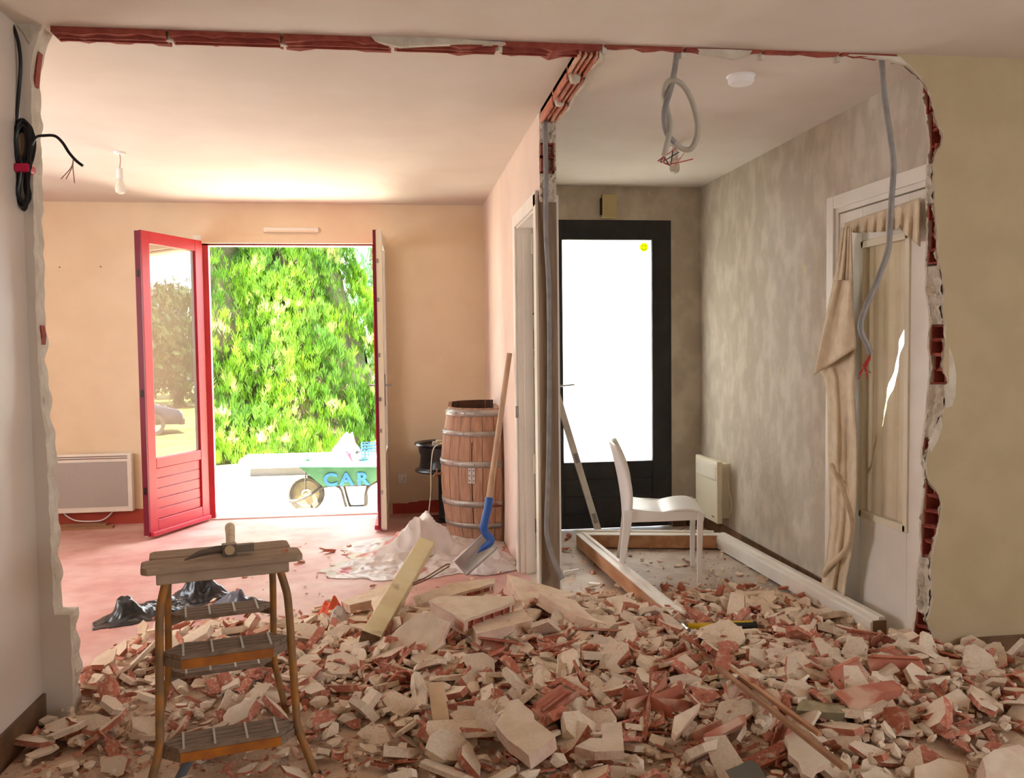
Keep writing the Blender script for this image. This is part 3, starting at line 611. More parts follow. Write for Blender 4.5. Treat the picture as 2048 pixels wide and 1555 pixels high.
for sx, sy in ((1, -1), (1, 1), (-1, -1), (-1, 1)):
    m = MB()
    a = [(0.213, sy * 0.212, 0.415, 0.042), (0.206, sy * 0.212, 0.36, 0.034), (0.203, sy * 0.212, 0.2, 0.030), (0.202, sy * 0.213, 0.0, 0.026)] if sx > 0 else [(-0.19, sy * 0.2, 0.42, 0.058), (-0.2, sy * 0.203, 0.32, 0.046), (-0.222, sy * 0.208, 0.16, 0.036), (-0.25, sy * 0.213, 0.0, 0.028)]
    k = len(m.v)
    for x, y, z, w in a: m.v += [(x - w / 2, y - 0.014, z), (x + w / 2, y - 0.014, z), (x + w / 2, y + 0.014, z), (x - w / 2, y + 0.014, z)]
    for i in range(3):
        for j in range(4): m.f.append((i * 4 + j, i * 4 + (j + 1) % 4, i * 4 + 4 + (j + 1) % 4, i * 4 + 4 + j)); m.m.append(0)
    m.f += [(3, 2, 1, 0), (12, 13, 14, 15)]; m.m += [0, 0]; m.build('leg', WHITEP, ch, bevel=0.005)

# loose door frame on the floor
fm = thing('loose_door_frame', 'white painted wooden door frame lying on the hall floor around the chair', 'door frame', (1.66, 1.4, 0))
A = V((1.20, 2.36, 0.05)); B = V((2.10, 2.17, 0.05)); Cc = V((2.125, 0.30, 0.065)); D_ = V((1.235, 0.42, 0.10))
def framebar(a, b, name, mi):
    a = V(a); b = V(b); o = MB().beam(a, b, 0.07, 0.085).build(name, mi, fm, bevel=0.003); return o
o = framebar(A, D_, 'stile', RAWW); MB().beam(A + V((0, 0, 0.043)), D_ + V((0, 0, 0.043)), 0.074, 0.006).build('painted_face', WHITE, o); dl = (D_ - A).normalized(); sd = V((dl.y, -dl.x, 0)); MB().beam(A + V((0.012, 0, 0.05)), D_ + V((0.012, 0, 0.05)), 0.02, 0.012).build('door_stop', WHITE, o)
o = framebar(B, Cc, 'stile', WHITE); MB().beam(B + V((0.012, 0, 0.048)), Cc + V((0.012, 0, 0.048)), 0.03, 0.016).build('door_stop', WHITE, o); MB().beam(B + V((-0.038, 0, 0.012)), Cc + V((-0.038, 0, 0.012)), 0.01, 0.04).build('rebate', WHITE, o); MB().beam(Cc - V((0, 0.001, 0)), Cc - V((0, 0.004, 0)), 0.064, 0.078).build('sawn_end', mat('sawn_end', (126, 100, 74), rough=0.8), o)
o = framebar(A + V((0.03, 0, 0)), B + V((-0.03, 0, 0)), 'head', RAWW); MB().beam(A + V((0, 0, 0.043)), B + V((0, 0, 0.043)), 0.074, 0.006).build('painted_face', WHITE, o); MB().beam(A + V((-0.03, 0.07, 0.052)), B + V((-0.03, 0.05, 0.052)), 0.03, 0.01).build('architrave', WHITE, o)

# yellow and black hammer
h0 = at(1366, 1252, Z=0.11); h1 = at(1512, 1249, Z=0.10); hm = thing('claw_hammer', 'claw hammer with yellow and black handle lying on rubble', 'hammer', h0)
ax = (h1 - h0).normalized(); pr = ax.cross(V((0, 0, 1))).normalized()
MB().tube([h0 + ax * 0.02, h0 + ax * 0.17], 0.013, 10).build('shaft', YEL, hm); MB().tube([h0 + ax * 0.165, h0 + ax * 0.19, h0 + ax * 0.3, h0 + ax * (h1 - h0).length], [0.014, 0.017, 0.016, 0.018], 10).build('grip', BLKRUB, hm)
MB().beam(h0 + ax * 0.2 + V((0, 0, 0.014)), h0 + ax * 0.32 + V((0, 0, 0.014)), 0.012, 0.008).build('grip_stripe', YEL, hm)
m = MB(); m.tube([h0 - pr * 0.03, h0 + pr * 0.0, h0 + pr * 0.04, h0 + pr * 0.055, h0 + pr * 0.075], [0.013, 0.014, 0.012, 0.016, 0.016], 10)
m.tube([h0 - pr * 0.03, h0 - pr * 0.07 + V((0, 0, -0.01)), h0 - pr * 0.1 + V((0, 0, -0.03))], [0.012, 0.01, 0.004], 8); m.build('head', STEEL, hm)

# ceiling items
sd_ = at(1482, 152, Z=H); q = thing('ceiling_rose', 'round white ceiling fitting in the hall near the wall line', 'ceiling fitting', sd_)
MB().lathe([(0.0001, -0.034), (0.048, -0.034), (0.054, -0.028), (0.056, -0.008), (0.058, 0.0)], sd_, 32).build('cover', WHITEP, q, smooth=True); MB().lathe([(0.058, -0.006), (0.062, -0.004), (0.062, 0.0)], sd_, 32).build('base_ring', WHITEP, q)
def bulb(name, label, px, py, drop):
    p = at(px, py, Z=H); t = thing(name, label, 'light bulb', p)
    MB().lathe([(0.0001, -0.012), (0.03, -0.012), (0.034, 0.0)], p, 20).build('rose', WHITEP, t)
    MB().tube([p, p + V((0.004, 0, -drop * 0.5)), p + V((-0.002, 0, -drop))], 0.003, 6).build('flex', PINKWIRE, t)
    z = p + V((-0.002, 0, -drop)); MB().lathe([(0.0001, 0.0), (0.016, -0.002), (0.019, -0.03), (0.020, -0.062), (0.017, -0.064)], z, 16).build('holder', WHITEP, t, smooth=True)
    MB().lathe([(0.013, -0.060), (0.015, -0.075), (0.027, -0.10), (0.030, -0.12), (0.024, -0.142), (0.010, -0.151), (0.0001, -0.152)], z, 20).build('glass_bulb', BULB, t, smooth=True)
bulb('ceiling_bulb', 'bare bulb hanging from the ceiling of the far room', 239, 304, 0.09)
bulb('ceiling_bulb', 'bare bulb close under the hall ceiling behind the looped conduit', 1350, 290, 0.012)

# hanging conduits
cd = thing('looped_conduit', 'grey conduit hanging in a knot loop with bare wire ends', 'conduit', at(1354, 100, Y=0.05))
lp = [(1355, 92, 0), (1354, 102, 0), (1349, 140, 0.0), (1341, 179, -0.01), (1331, 211, -0.02), (1328, 240, -0.01), (1333, 266, 0.0), (1346, 282, 0.012), (1363, 297, 0.02), (1381, 298, 0.01), (1392, 279, 0.0), (1395, 250, -0.005), (1387, 211, -0.01), (1370, 176, -0.015), (1350, 161, -0.02), (1334, 166, -0.01), (1328, 189, 0.005), (1333, 214, 0.015), (1339, 243, 0.01), (1338, 269, -0.012), (1333, 290, -0.014), (1328, 312, -0.012)]
P = catmull([at(a, b, Y=0.05 + c) for a, b, c in lp], 6); MB().tube(P[:44], 0.0115, 10).build('grey_pipe', GREYCON, cd, smooth=True); MB().tube(P[43:], 0.0115, 10).build('pale_pipe', PALECON, cd, smooth=True)
e = P[-1]
for i, (a, b) in enumerate(((1352, 296), (1358, 304), (1362, 316), (1386, 318), (1346, 300), (1368, 306))):
    MB().tube(catmull([e, e + V((0.012 * (i - 2), 0.0, -0.02 - 0.004 * i)), at(a, b, Y=0.05)], 5), 0.0022, 5).build('wire', (REDWIRE, BLACKC, PINKWIRE)[i % 3], cd)
cd = thing('hanging_conduit', 'long grey conduit dangling in front of the glazed door', 'conduit', at(1763, 112, Y=0.05))
lp = [(1762, 104), (1764, 130), (1770, 200), (1780, 270), (1787, 330), (1783, 400), (1780, 450), (1776, 500), (1755, 560), (1733, 610), (1722, 645), (1724, 668), (1735, 690), (1741, 708)]
P = catmull([at(a, b, Y=0.04) for a, b in lp], 5); MB().tube(P, 0.0115, 10).build('pipe', GREYCON, cd, smooth=True); e = P[-1]
for i, (a, b) in enumerate(((1722, 732), (1730, 742), (1718, 748), (1734, 756), (1716, 758), (1742, 745))): MB().tube(catmull([e, at(1738 - i * 2, 722 + i * 2, Y=0.04), at(a, b, Y=0.03 + 0.01 * (i % 3))], 5), 0.0022, 5).build('wire', REDWIRE, cd)
cd = thing('post_conduit', 'grey conduit running down the torn door post to the rubble', 'conduit', (0.75, 0.88, 0.2))
lp = [(1089, 222, 0.92), (1091, 290, 0.905), (1092, 370, 0.93), (1092, 470, 0.968), (1097, 560, 0.972), (1099, 700, 0.972), (1098, 850, 0.972), (1096, 960, 0.972), (1093, 1050, 0.965), (1096, 1080, 0.96), (1108, 1120, 0.94), (1117, 1140, 0.93), (1124, 1158, 0.92)]
MB().tube(catmull([at(a, b, Y=c) for a, b, c in lp], 5), 0.0125, 10).build('pipe', GREYCON, cd, smooth=True)

# coil of black cable on the left stub
cc = thing('cable_coil', 'black cable coil with magenta tape hanging on the left wall remnant', 'cable', at(45, 420, Y=-0.03))
MB().tube(catmull([at(a, b, Y=c) for a, b, c in ((20, 38, -0.01), (30, 62, -0.02), (38, 92, -0.02), (41, 130, -0.02), (38, 180, -0.02), (34, 225, -0.03), (33, 250, -0.03))], 6), 0.006, 8).build('supply_cable', BLACKC, cc, smooth=True)
rc = random.Random(21)
for i in range(9):
    cx = 45 + rc.uniform(-7, 7); wt = rc.uniform(10, 24); tb = rc.uniform(236, 262); bt = rc.uniform(404, 420); y0 = -0.02 - 0.011 * (i % 4)
    pts = [(cx, tb), (cx + wt * 0.8, tb + 14), (cx + wt, tb + 42), (cx + wt * 0.55 + 2, tb + 75), (48 + rc.uniform(-6, 6) + 8, 325), (54 + rc.uniform(-4, 4), 370), (58 + rc.uniform(-4, 3), bt - 20), (47 + rc.uniform(-3, 3), bt), (36 + rc.uniform(-3, 3), bt - 20), (36 + rc.uniform(-3, 4), 360), (36 + rc.uniform(-5, 8), 325), (cx - wt * 0.7, tb + 70), (cx - wt, tb + 36), (cx - wt * 0.6, tb + 10), (cx, tb)]
    MB().tube(catmull([at(a, b, Y=y0) for a, b in pts], 4), 0.0058, 7).build('loop', BLACKC, cc, smooth=True)
ta = at(28, 326, Y=-0.06); tb_ = at(59, 344, Y=-0.06)
MB().b2(ta.x, tb_.x, -0.068, 0.0, tb_.z, ta.z).build('tape', TAPE, cc, bevel=0.006)
MB().tube(catmull([at(a, b, Y=-0.05) for a, b in ((58, 300), (72, 275), (90, 271), (110, 272), (125, 285), (138, 305), (152, 321), (166, 332))], 5), 0.0052, 7).build('free_end', BLACKC, cc, smooth=True)
for i, (a, b) in enumerate(((122, 358), (132, 358), (149, 366))): MB().tube(catmull([at(147, 317, Y=-0.05), at(142 + 2 * i, 335, Y=-0.05), at(a, b, Y=-0.05)], 5), 0.0018, 5).build('wire', PINKWIRE, cc)

# ================================================================== far room objects
vg = thing('air_vent', 'white slotted air vent above the garden door', 'vent', (-0.82, YB, 2.27))
MB().b2(-1.03, -0.60, YB - 0.022, YB, 2.272, 2.312).build('cover', WHITE, vg, bevel=0.006); MB().b2(-1.0, -0.63, YB - 0.026, YB - 0.02, 2.276, 2.286).build('slot', BEIGE, vg)
rd = thing('panel_radiator', 'wide white panel radiator with grey mesh front under the beige wall', 'radiator', (-2.4, YB, 0.1))
MB().b2(-2.95, -2.06, YB - 0.075, YB - 0.02, 0.108, 0.562).build('case', WHITE, rd, bevel=0.006); MB().b2(-2.93, -2.095, YB - 0.079, YB - 0.073, 0.15, 0.50).build('mesh_front', GREYGR, rd)
for z in (0.522, 0.538): MB().b2(-2.93, -2.09, YB - 0.078, YB - 0.072, z, z + 0.006).build('outlet_slot', mat('slot_shadow', (120, 96, 84), rough=0.8), rd)
MB().b2(-2.9, -2.1, YB - 0.02, YB, 0.2, 0.5).build('bracket', GREYCON, rd)
MB().tube(catmull([at(a, b, Y=YB - 0.04) for a, b in ((126, 1024), (134, 1032), (150, 1040), (170, 1042), (198, 1041), (214, 1034), (226, 1022))], 5), 0.005, 6).build('cable', WHITEP, rd)
for i, (x0, x1, y, z, l) in enumerate(((-2.95, -2.26, YB - 0.07, 0.012, 'thin brown skirting strip lying against the wall below the radiator'), (-2.9, -2.18, YB - 0.17, 0.008, 'thin pale strip lying on the red floor below the radiator'))):
    tag(MB().beam((x0, y, z), (x1, y + 0.01, z), 0.06, 0.02).build('wood_strip', BATTEN, bevel=0.002), l, 'wood strip')
for i, (px, py) in enumerate(((119, 534), (201, 533))): 
    q = at(px, py, Y=YB - 0.004); tag(MB().lathe([(0.0001, -0.004), (0.005, -0.004), (0.006, 0.004)], q, 8, 'Y').build('wall_plug', BATTEN), 'tiny brown wall plug in beige wall, ' + ('further from' if i == 0 else 'nearer to') + ' the red door leaf', 'wall plug', 'wall plugs')
q = at(805, 956, Y=YB); ol = thing('wall_socket', 'white square power socket beside the garden door', 'socket', q)
MB().b2(q.x - 0.038, q.x + 0.038, YB - 0.012, YB, q.z - 0.04, q.z + 0.04).build('plate', WHITEP, ol, bevel=0.003); MB().lathe([(0.0001, 0.002), (0.018, 0.002), (0.02, -0.001), (0.022, -0.001)], (q.x, YB - 0.0135, q.z), 20, 'Y').build('well', IVORY, ol); MB().b2(q.x + 0.008, q.x + 0.016, YB - 0.015, YB - 0.0115, q.z - 0.004, q.z + 0.004).build('pin_hole', DARKIN, ol)

# wheel-rim table
rc0 = at(893, 1042, Z=0.0); rx, ry = rc0.x, rc0.y + 0.05
rt = thing('wheel_rim_table', 'small table made of a black wheel rim on a pedestal', 'table', (rx, ry, 0)); zt = at(870, 884, Y=ry).z
MB().b2(rx - 0.12, rx + 0.12, ry - 0.12, ry + 0.12, 0, 0.02).build('base_plate', BLACKMET, rt, bevel=0.004); MB().lathe([(0.0001, 0.0), (0.056, 0.0), (0.056, 0.36), (0.0001, 0.36)], (rx, ry, 0.015), 24).build('pedestal', mat('dark_green_grey_tube', (40, 46, 48), rough=0.4), rt, smooth=True)
R_ = 0.235; pf = [(R_, 0), (R_ + 0.004, -0.012), (R_ - 0.015, -0.02), (R_ - 0.028, -0.028), (R_ - 0.032, -0.07), (R_ - 0.045, -0.1), (R_ - 0.04, -0.15), (R_ - 0.03, -0.19), (R_ - 0.01, -0.20), (R_ + 0.004, -0.212), (R_ - 0.002, -0.222), (R_ - 0.03, -0.215), (0.06, -0.2), (0.06, -0.19), (R_ - 0.05, -0.19), (R_ - 0.058, -0.1), (R_ - 0.045, -0.06), (R_ - 0.035, -0.01), (R_ - 0.012, -0.004)]
MB().lathe(pf, (rx, ry, zt), 40, close=True).build('rim', BLACKMET, rt, smooth=True)
MB().lathe([(0.0001, 0), (R_ - 0.04, 0), (R_ - 0.04, 0.006), (0.0001, 0.006)], (rx, ry, zt - 0.03), 32).build('inset_disc', BLACKMET, rt)
ps = thing('power_strip', 'pale power strip with coiled cable on the wheel-rim table', 'power strip', (rx + 0.02, ry - 0.05, zt))
MB().b2(rx - 0.07, rx + 0.16, ry - 0.02, ry + 0.05, zt - 0.022, zt + 0.016).build('body', IVORY, ps, bevel=0.005); MB().b2(rx - 0.10, rx - 0.06, ry - 0.06, ry - 0.03, zt - 0.022, zt + 0.012).build('plug', WHITEP, ps, bevel=0.004)
MB().tube(catmull([(rx - 0.04, ry - 0.06, zt), (rx - 0.02, ry - 0.22, zt + 0.012), at(868, 895, Y=ry - 0.25), at(862, 935, Y=ry - 0.25), at(862, 980, Y=ry - 0.25), at(858, 1020, Y=ry - 0.26), at(856, 1036, Y=ry - 0.28)], 6), 0.0042, 6).build('cable', IVORY, ps)

# half barrel
BX, BY, BH = 0.605, 2.87, 0.93; CUT = XP0 - 0.016
br = thing('half_barrel', 'cut oak wine barrel with metal hoops against the partition wall', 'barrel', (BX, BY, 0))
def brad(z): t = z / BH * 2 - 1; return 0.312 - 0.056 * t * t
def bpt(a, z, r): return V((min(BX + r * math.cos(a), CUT), BY + r * math.sin(a), z))
NS = 22
for i in range(NS):
    a0 = 2 * PI * (i + 0.02) / NS; a1 = 2 * PI * (i + 0.98) / NS
    if BX + 0.26 * math.cos((a0 + a1) / 2) > CUT + 0.03: continue
    m = MB(); nzv = 14; top = BH + (0.03 if math.sin((a0 + a1) / 2) > 0.3 else 0)
    for (rr, flip) in ((0.0, 0), (-0.024, 1)):
        for j in range(nzv + 1):
            z = top * j / nzv
            for a in (a0, (a0 + a1) / 2, a1): m.v.append(tuple(bpt(a, z, brad(min(z, BH)) + rr)))
    n3 = 3 * (nzv + 1)
    for j in range(nzv):
        for k in range(2):
            a = j * 3 + k; m.f += [(a, a + 1, a + 4, a + 3), (n3 + a, n3 + a + 3, n3 + a + 4, n3 + a + 1)]; m.m += [0, 1]
        for k in (0, 2): a = j * 3 + k; m.f.append((a, a + 3, n3 + a + 3, n3 + a)); m.m.append(0)
    for j in (0, nzv):
        for k in range(2): a = j * 3 + k; m.f.append((a, a + 1, n3 + a + 1, n3 + a)); m.m.append(0)
    m.build('stave', [OAK, OAKIN], br)
for z, hh in ((BH - 0.055, 0.045), (BH - 0.19, 0.034), (BH - 0.40, 0.04), (0.255, 0.04), (0.105, 0.034)):
    m = MB()
    m.grid(lambda u, v: bpt(2 * PI * u, z + hh * v, brad(z + hh * v) + 0.004), 64, 1); o = m.build('hoop', GALV, br, smooth=True, solid=0.003)
    for a in np.arange(PI * 0.95, PI * 1.75, 0.28): q = bpt(a, z + hh / 2, brad(z) + 0.006); MB().tube([q, q + V((math.cos(a), math.sin(a), 0)) * 0.004], [0.006, 0.003], 6).build('rivet', STEEL, o)
MB().prism([V((CUT, BY - 0.22 - 0.05 * (1 - (t * 2 - 1) ** 2), t * BH)) for t in np.linspace(0, 1, 12)] + [V((CUT, BY + 0.22 + 0.05 * (1 - (t * 2 - 1) ** 2), t * BH)) for t in np.linspace(1, 0, 12)], (0.014, 0, 0)).build('back_board', OAK, br)
hq = at(935, 963, Y=BY - 0.30); ha = math.atan2(hq.y - BY, hq.x - BX); hp = bpt(math.radians(-112), 0.475, brad(0.475) + 0.003)
hr = Matrix.Rotation(math.radians(-112) + PI / 2, 3, 'Z')
for s_ in (-1, 1):
    o = MB().box(hp + hr @ V((s_ * 0.013, 0, 0)), (0.022, 0.004, 0.105), hr).build('hinge', mat('zinc_plate', (206, 206, 208), rough=0.3, metal=0.5), br)
    for dz in (-0.035, 0, 0.035): q = hp + hr @ V((s_ * 0.015, -0.003, dz)); MB().lathe([(0.0001, -0.002), (0.004, -0.002), (0.004, 0.002)], q, 8, 'Y').build('screw', DARKIN, o)
MB().tube([hp + hr @ V((0, -0.003, -0.055)), hp + hr @ V((0, -0.003, 0.055))], 0.004, 8).build('hinge_pin', STEEL, br)
for za, zb in ((BH - 0.23, BH - 0.40), (BH - 0.37, 0.30), (0.25, 0.11)):
    aa = math.radians(-112); MB().tube([bpt(aa, z, brad(z) + 0.0005) for z in np.linspace(za, zb, 8)], 0.0028, 6).build('door_gap', DARKIN, br)
tq = bpt(math.radians(-172), 0.46, brad(0.46)); tp = MB(); tp.tube([tq, tq + V((-0.05, -0.01, 0))], 0.009, 10).tube([tq + V((-0.035, -0.008, -0.02)), tq + V((-0.035, -0.008, 0.03))], 0.006, 8).box(tq + V((-0.035, -0.008, 0.032)), (0.014, 0.035, 0.008)).tube([tq + V((-0.048, -0.009, 0)), tq + V((-0.055, -0.01, -0.02))], 0.006, 8); tp.build('tap', BATTEN, br)

# spade
T_ = at(1019, 706, X=0.668); S_ = at(976, 1012, Y=(T_.y + at(930, 1130, Z=0.07).y) / 2 - 0.05); tip = at(921, 1137, Z=0.05)
fr_ = lambda u: T_.lerp(tip, u)
Sx = at(976, 1014, Y=T_.y + (tip.y - T_.y) * 0.72); S2 = at(968, 1058, Y=T_.y + (tip.y - T_.y) * 0.80); S3 = at(982, 1080, Y=T_.y + (tip.y - T_.y) * 0.84)
sp = thing('spade', 'long-handled spade with blue socket leaning by the barrel', 'spade', tip)
MB().tube([T_, Sx + (T_ - Sx) * 0.3, Sx + (Sx - T_) * 0.04], [0.0165, 0.018, 0.02], 12).build('handle', ASH, sp, smooth=True)
bld = MB(); dirb = (tip - S3).normalized(); sideb = dirb.cross(V((0.55, -0.5, 0.65))).normalized(); nb = sideb.cross(dirb).normalized()
def blade(u, v):
    w = 0.062 - 0.006 * u; y = (v - 0.5) * 2
    return S3 + dirb * (u * (tip - S3).length) + sideb * (y * w) + nb * (0.022 * y * y * (1 - 0.4 * u))
bld.grid(blade, 12, 10); bo = bld.build('blade', STEEL, sp, smooth=True, solid=0.004)
MB().tube(catmull([Sx + (T_ - Sx).normalized() * 0.06, Sx, S2, S3, S3 + dirb * 0.07, S3 + dirb * 0.11], 5), [0.024] * 16 + [0.023, 0.021, 0.019, 0.017, 0.014, 0.011, 0.008, 0.006, 0.004, 0.003][:10], 12).build('socket', BLUEP, sp, smooth=True)

# ---- heaps of plastic film
def film(name, label, cat, cx, cy, rx, ry, bumps, mt, fold=0.035, fs=7.0, seed=0, nu=90, nv=70, rot=0.0, edge=0.012):
    ca, sa = math.cos(rot), math.sin(rot)
    def fn(u, v):
        a, b = u * 2 - 1, v * 2 - 1
        k = 1 + 0.14 * nz(a * 2, b * 2, seed + 9) + 0.06 * nz(a * 7, b * 7, seed)
        x0, y0 = a * math.sqrt(max(0, 1 - b * b / 2)) * rx * k, b * math.sqrt(max(0, 1 - a * a / 2)) * ry * k
        x, y = cx + x0 * ca - y0 * sa, cy + x0 * sa + y0 * ca
        r = min(1, math.hypot(a * math.sqrt(max(0, 1 - b * b / 2)), b * math.sqrt(max(0, 1 - a * a / 2)))); e = 1 - r ** 4
        h = edge + sum(hh * math.exp(-((x - bx) / sx_) ** 2 - ((y - by) / sy_) ** 2) for bx, by, sx_, sy_, hh in bumps)
        f1 = 1 - abs(nz(x * fs, y * fs, seed)) * 2; f2 = 1 - abs(nz(x * fs * 2.3, y * fs * 2.1, seed + 4)) * 2 + 0.6 * (1 - abs(nz(x * fs * 4.7, y * fs * 4.5, seed + 6)) * 2)
        return V((x + 0.02 * nz(x * 9, y * 9, seed + 2), y + 0.02 * nz(x * 9, y * 9, seed + 5), max(0.004, h * (0.65 + 0.35 * f1) * (0.3 + 0.7 * e) + fold * e * (0.5 * f1 + 0.3 * f2))))
    o = MB().grid(fn, nu, nv).build(name, mt, smooth=True, solid=0.002, recalc=False); smooth_by_angle(o.data, 1.4); return tag(o, label, cat)
p1 = at(835, 1085, Z=0.1); p2 = at(760, 1115, Z=0.05); p3 = at(985, 1120, Z=0.06)
pk = at(855, 1050, Z=0.2)
film('plastic_sheet', 'crumpled white plastic film with red print heaped by the garden door', 'plastic film', 0.16, 2.55, 0.55, 0.42, [(pk.x, pk.y, 0.16, 0.15, 0.24), (pk.x - 0.2, pk.y - 0.12, 0.2, 0.2, 0.15), (pk.x + 0.18, pk.y - 0.2, 0.2, 0.14, 0.1)], PLASTICF, 0.03, 8, 1)
film('plastic_sheet', 'white plastic film spread flat in front of the film heap', 'plastic film', 0.02, 2.06, 0.50, 0.32, [(0.0, 2.1, 0.3, 0.12, 0.05)], PLASTICF, 0.022, 9, 5)
film('plastic_sheet', 'white plastic film bunched under the spade at the door lining', 'plastic film', 0.50, 2.02, 0.22, 0.26, [(0.52, 2.05, 0.14, 0.16, 0.11)], PLASTICF, 0.03, 9, 12, 60, 50)
q1 = at(250, 1228, Z=0.03); q2 = at(398, 1178, Z=0.05)
film('plastic_bag', 'torn black bin bag lying on the red floor behind step ladder', 'bin bag', (q1.x + q2.x) / 2 - 0.02, (q1.y + q2.y) / 2 - 0.0, 0.36, 0.15, [(q1.x, q1.y + 0.02, 0.06, 0.06, 0.12), (q1.x + 0.2, q1.y + 0.04, 0.1, 0.04, 0.05)], BLACKP, 0.03, 12, 31, 80, 50, rot=math.atan2(q2.y - q1.y, q2.x - q1.x), edge=0.004)
film('plastic_bag', 'upright lump of black bin bag behind the top ladder tread', 'bin bag', q2.x + 0.01, q2.y + 0.03, 0.15, 0.12, [(q2.x, q2.y + 0.02, 0.10, 0.08, 0.14)], BLACKP, 0.02, 14, 40, 50, 40, edge=0.004)
q3 = at(475, 1195, Z=0.03); film('plastic_bag', 'glossy grey scrap of bin bag right of the black lump', 'bin bag', q3.x, q3.y, 0.13, 0.09, [(q3.x, q3.y, 0.07, 0.05, 0.06)], mat('grey_film', (70, 72, 82), (120, 124, 136), rough=0.25, scale=10), 0.025, 14, 50, 40, 30, edge=0.004)
q4 = at(662, 1212, Z=0.04); film('net_scrap', 'crumpled orange plastic net scrap in the rubble', 'net', q4.x, q4.y, 0.06, 0.05, [(q4.x, q4.y, 0.04, 0.03, 0.06)], ORANGEP, 0.02, 20, 60, 26, 22, edge=0.03)
q5 = at(675, 1245, Z=0.05); film('plastic_scrap', 'crumpled white plastic scrap in front of the orange net', 'plastic scrap', q5.x, q5.y, 0.085, 0.07, [(q5.x, q5.y, 0.05, 0.04, 0.08)], PLASTICF, 0.03, 18, 66, 30, 26, edge=0.03)

# ================================================================== step ladder with hammer
LX, LY, LA = -0.575, -0.415, math.radians(14)
ld = thing('step_ladder', 'small dusty double-sided step ladder with orange tube legs', 'ladder', (LX, LY, 0), LA); ld.scale = (0.92, 0.95, 1.0)
LT = 0.675
for i, (y0, y1) in enumerate(((-0.135, -0.006), (0.006, 0.125))):
    hw = 0.262 if i == 0 else 0.238
    m = MB(); m.prism([V((-hw, y0 + 0.02, LT)), V((-hw + 0.02, y0, LT)), V((hw - 0.02, y0, LT)), V((hw, y0 + 0.02, LT)), V((hw, y1 - 0.015, LT)), V((hw - 0.015, y1, LT)), V((-hw + 0.015, y1, LT)), V((-hw, y1 - 0.015, LT))], (0, 0, 0.022)); m.build('top_board', DUSTWOOD, ld, bevel=0.005)
MB().b2(-0.215, 0.215, -0.118, -0.095, LT - 0.035, LT - 0.001).b2(-0.215, 0.215, 0.09, 0.112, LT - 0.035, LT - 0.001).b2(-0.215, -0.19, -0.1, 0.1, LT - 0.03, LT - 0.001).b2(0.19, 0.215, -0.1, 0.1, LT - 0.03, LT - 0.001).build('top_frame', DUSTWOOD, ld, bevel=0.004)
for sx_ in (-1, 1):
    fl = [(0.185, -0.10, 0.645), (0.198, -0.112, 0.60), (0.207, -0.125, 0.55), (0.212, -0.155, 0.40), (0.217, -0.19, 0.22), (0.222, -0.205, 0.16), (0.26, -0.235, 0.05), (0.278, -0.25, 0.0)]
    rl = [(0.175, 0.08, 0.645), (0.182, 0.11, 0.56), (0.186, 0.17, 0.38), (0.19, 0.21, 0.25), (0.20, 0.225, 0.20), (0.225, 0.255, 0.09), (0.245, 0.275, 0.0)]
    for pts, R0 in ((fl, 0.0135), (rl, 0.0125)):
        q = MB().tube(catmull([(sx_ * x, y, z) for x, y, z in pts], 5), R0, 12).build('leg', LADDERT, ld, smooth=True)
        f0 = V((sx_ * pts[-1][0], pts[-1][1], 0.0)); MB().tube([f0 + V((0, 0, 0.0)), f0 + V((-sx_ * 0.006, 0, 0.03))], 0.0165, 10).build('rubber_foot', BLKRUB, q)
def tread(z, yc, hw, front):
    t = MB(); hd = 0.062; sg = -1 if front else 1
    o = None
    for i in range(4):
        a, b = -hd + i * 2 * hd / 4 + 0.003, -hd + (i + 1) * 2 * hd / 4 - 0.003
        lim = lambda yy: hw - 0.055 * abs(yy) / hd
        q = MB().prism([V((-lim(a), yc + a, z)), V((lim(a), yc + a, z)), V((lim(b), yc + b, z)), V((-lim(b), yc + b, z))], (0, 0, 0.014)).build('tread_slat', TREADM, ld)
    for k in range(4):
        x = (-0.145, -0.05, 0.05, 0.145)[k] * hw / 0.21
        MB().b2(x - 0.0035, x + 0.0035, yc - hd + 0.001, yc + hd - 0.001, z + 0.013, z + 0.0165).build('tread_strap', mat('dull_white_strap', (196, 190, 180), rough=0.6), ld)
    fy = yc + sg * hd
    MB().b2(-hw + 0.055, hw - 0.055, min(fy, fy - sg * 0.012), max(fy, fy - sg * 0.012), z - 0.028, z - 0.0005).build('tread_edge', ORANGE if front else TREADM, ld)
    for s_ in (-1, 1): MB().hexa([V((s_ * hw, yc - 0.006, z - 0.028)), V((s_ * (hw - 0.055), fy, z - 0.028)), V((s_ * (hw - 0.055), fy - sg * 0.012, z - 0.028)), V((s_ * (hw - 0.01), yc + 0.006, z - 0.028))] + [V((s_ * hw, yc - 0.006, z - 0.001)), V((s_ * (hw - 0.055), fy, z - 0.001)), V((s_ * (hw - 0.055), fy - sg * 0.012, z - 0.001)), V((s_ * (hw - 0.01), yc + 0.006, z - 0.001))]).build('tread_bracket', TREADM, ld)
tread(0.43, -0.148, 0.20, True); tread(0.168, -0.198, 0.212, True); tread(0.465, 0.142, 0.180, False); tread(0.255, 0.205, 0.186, False)

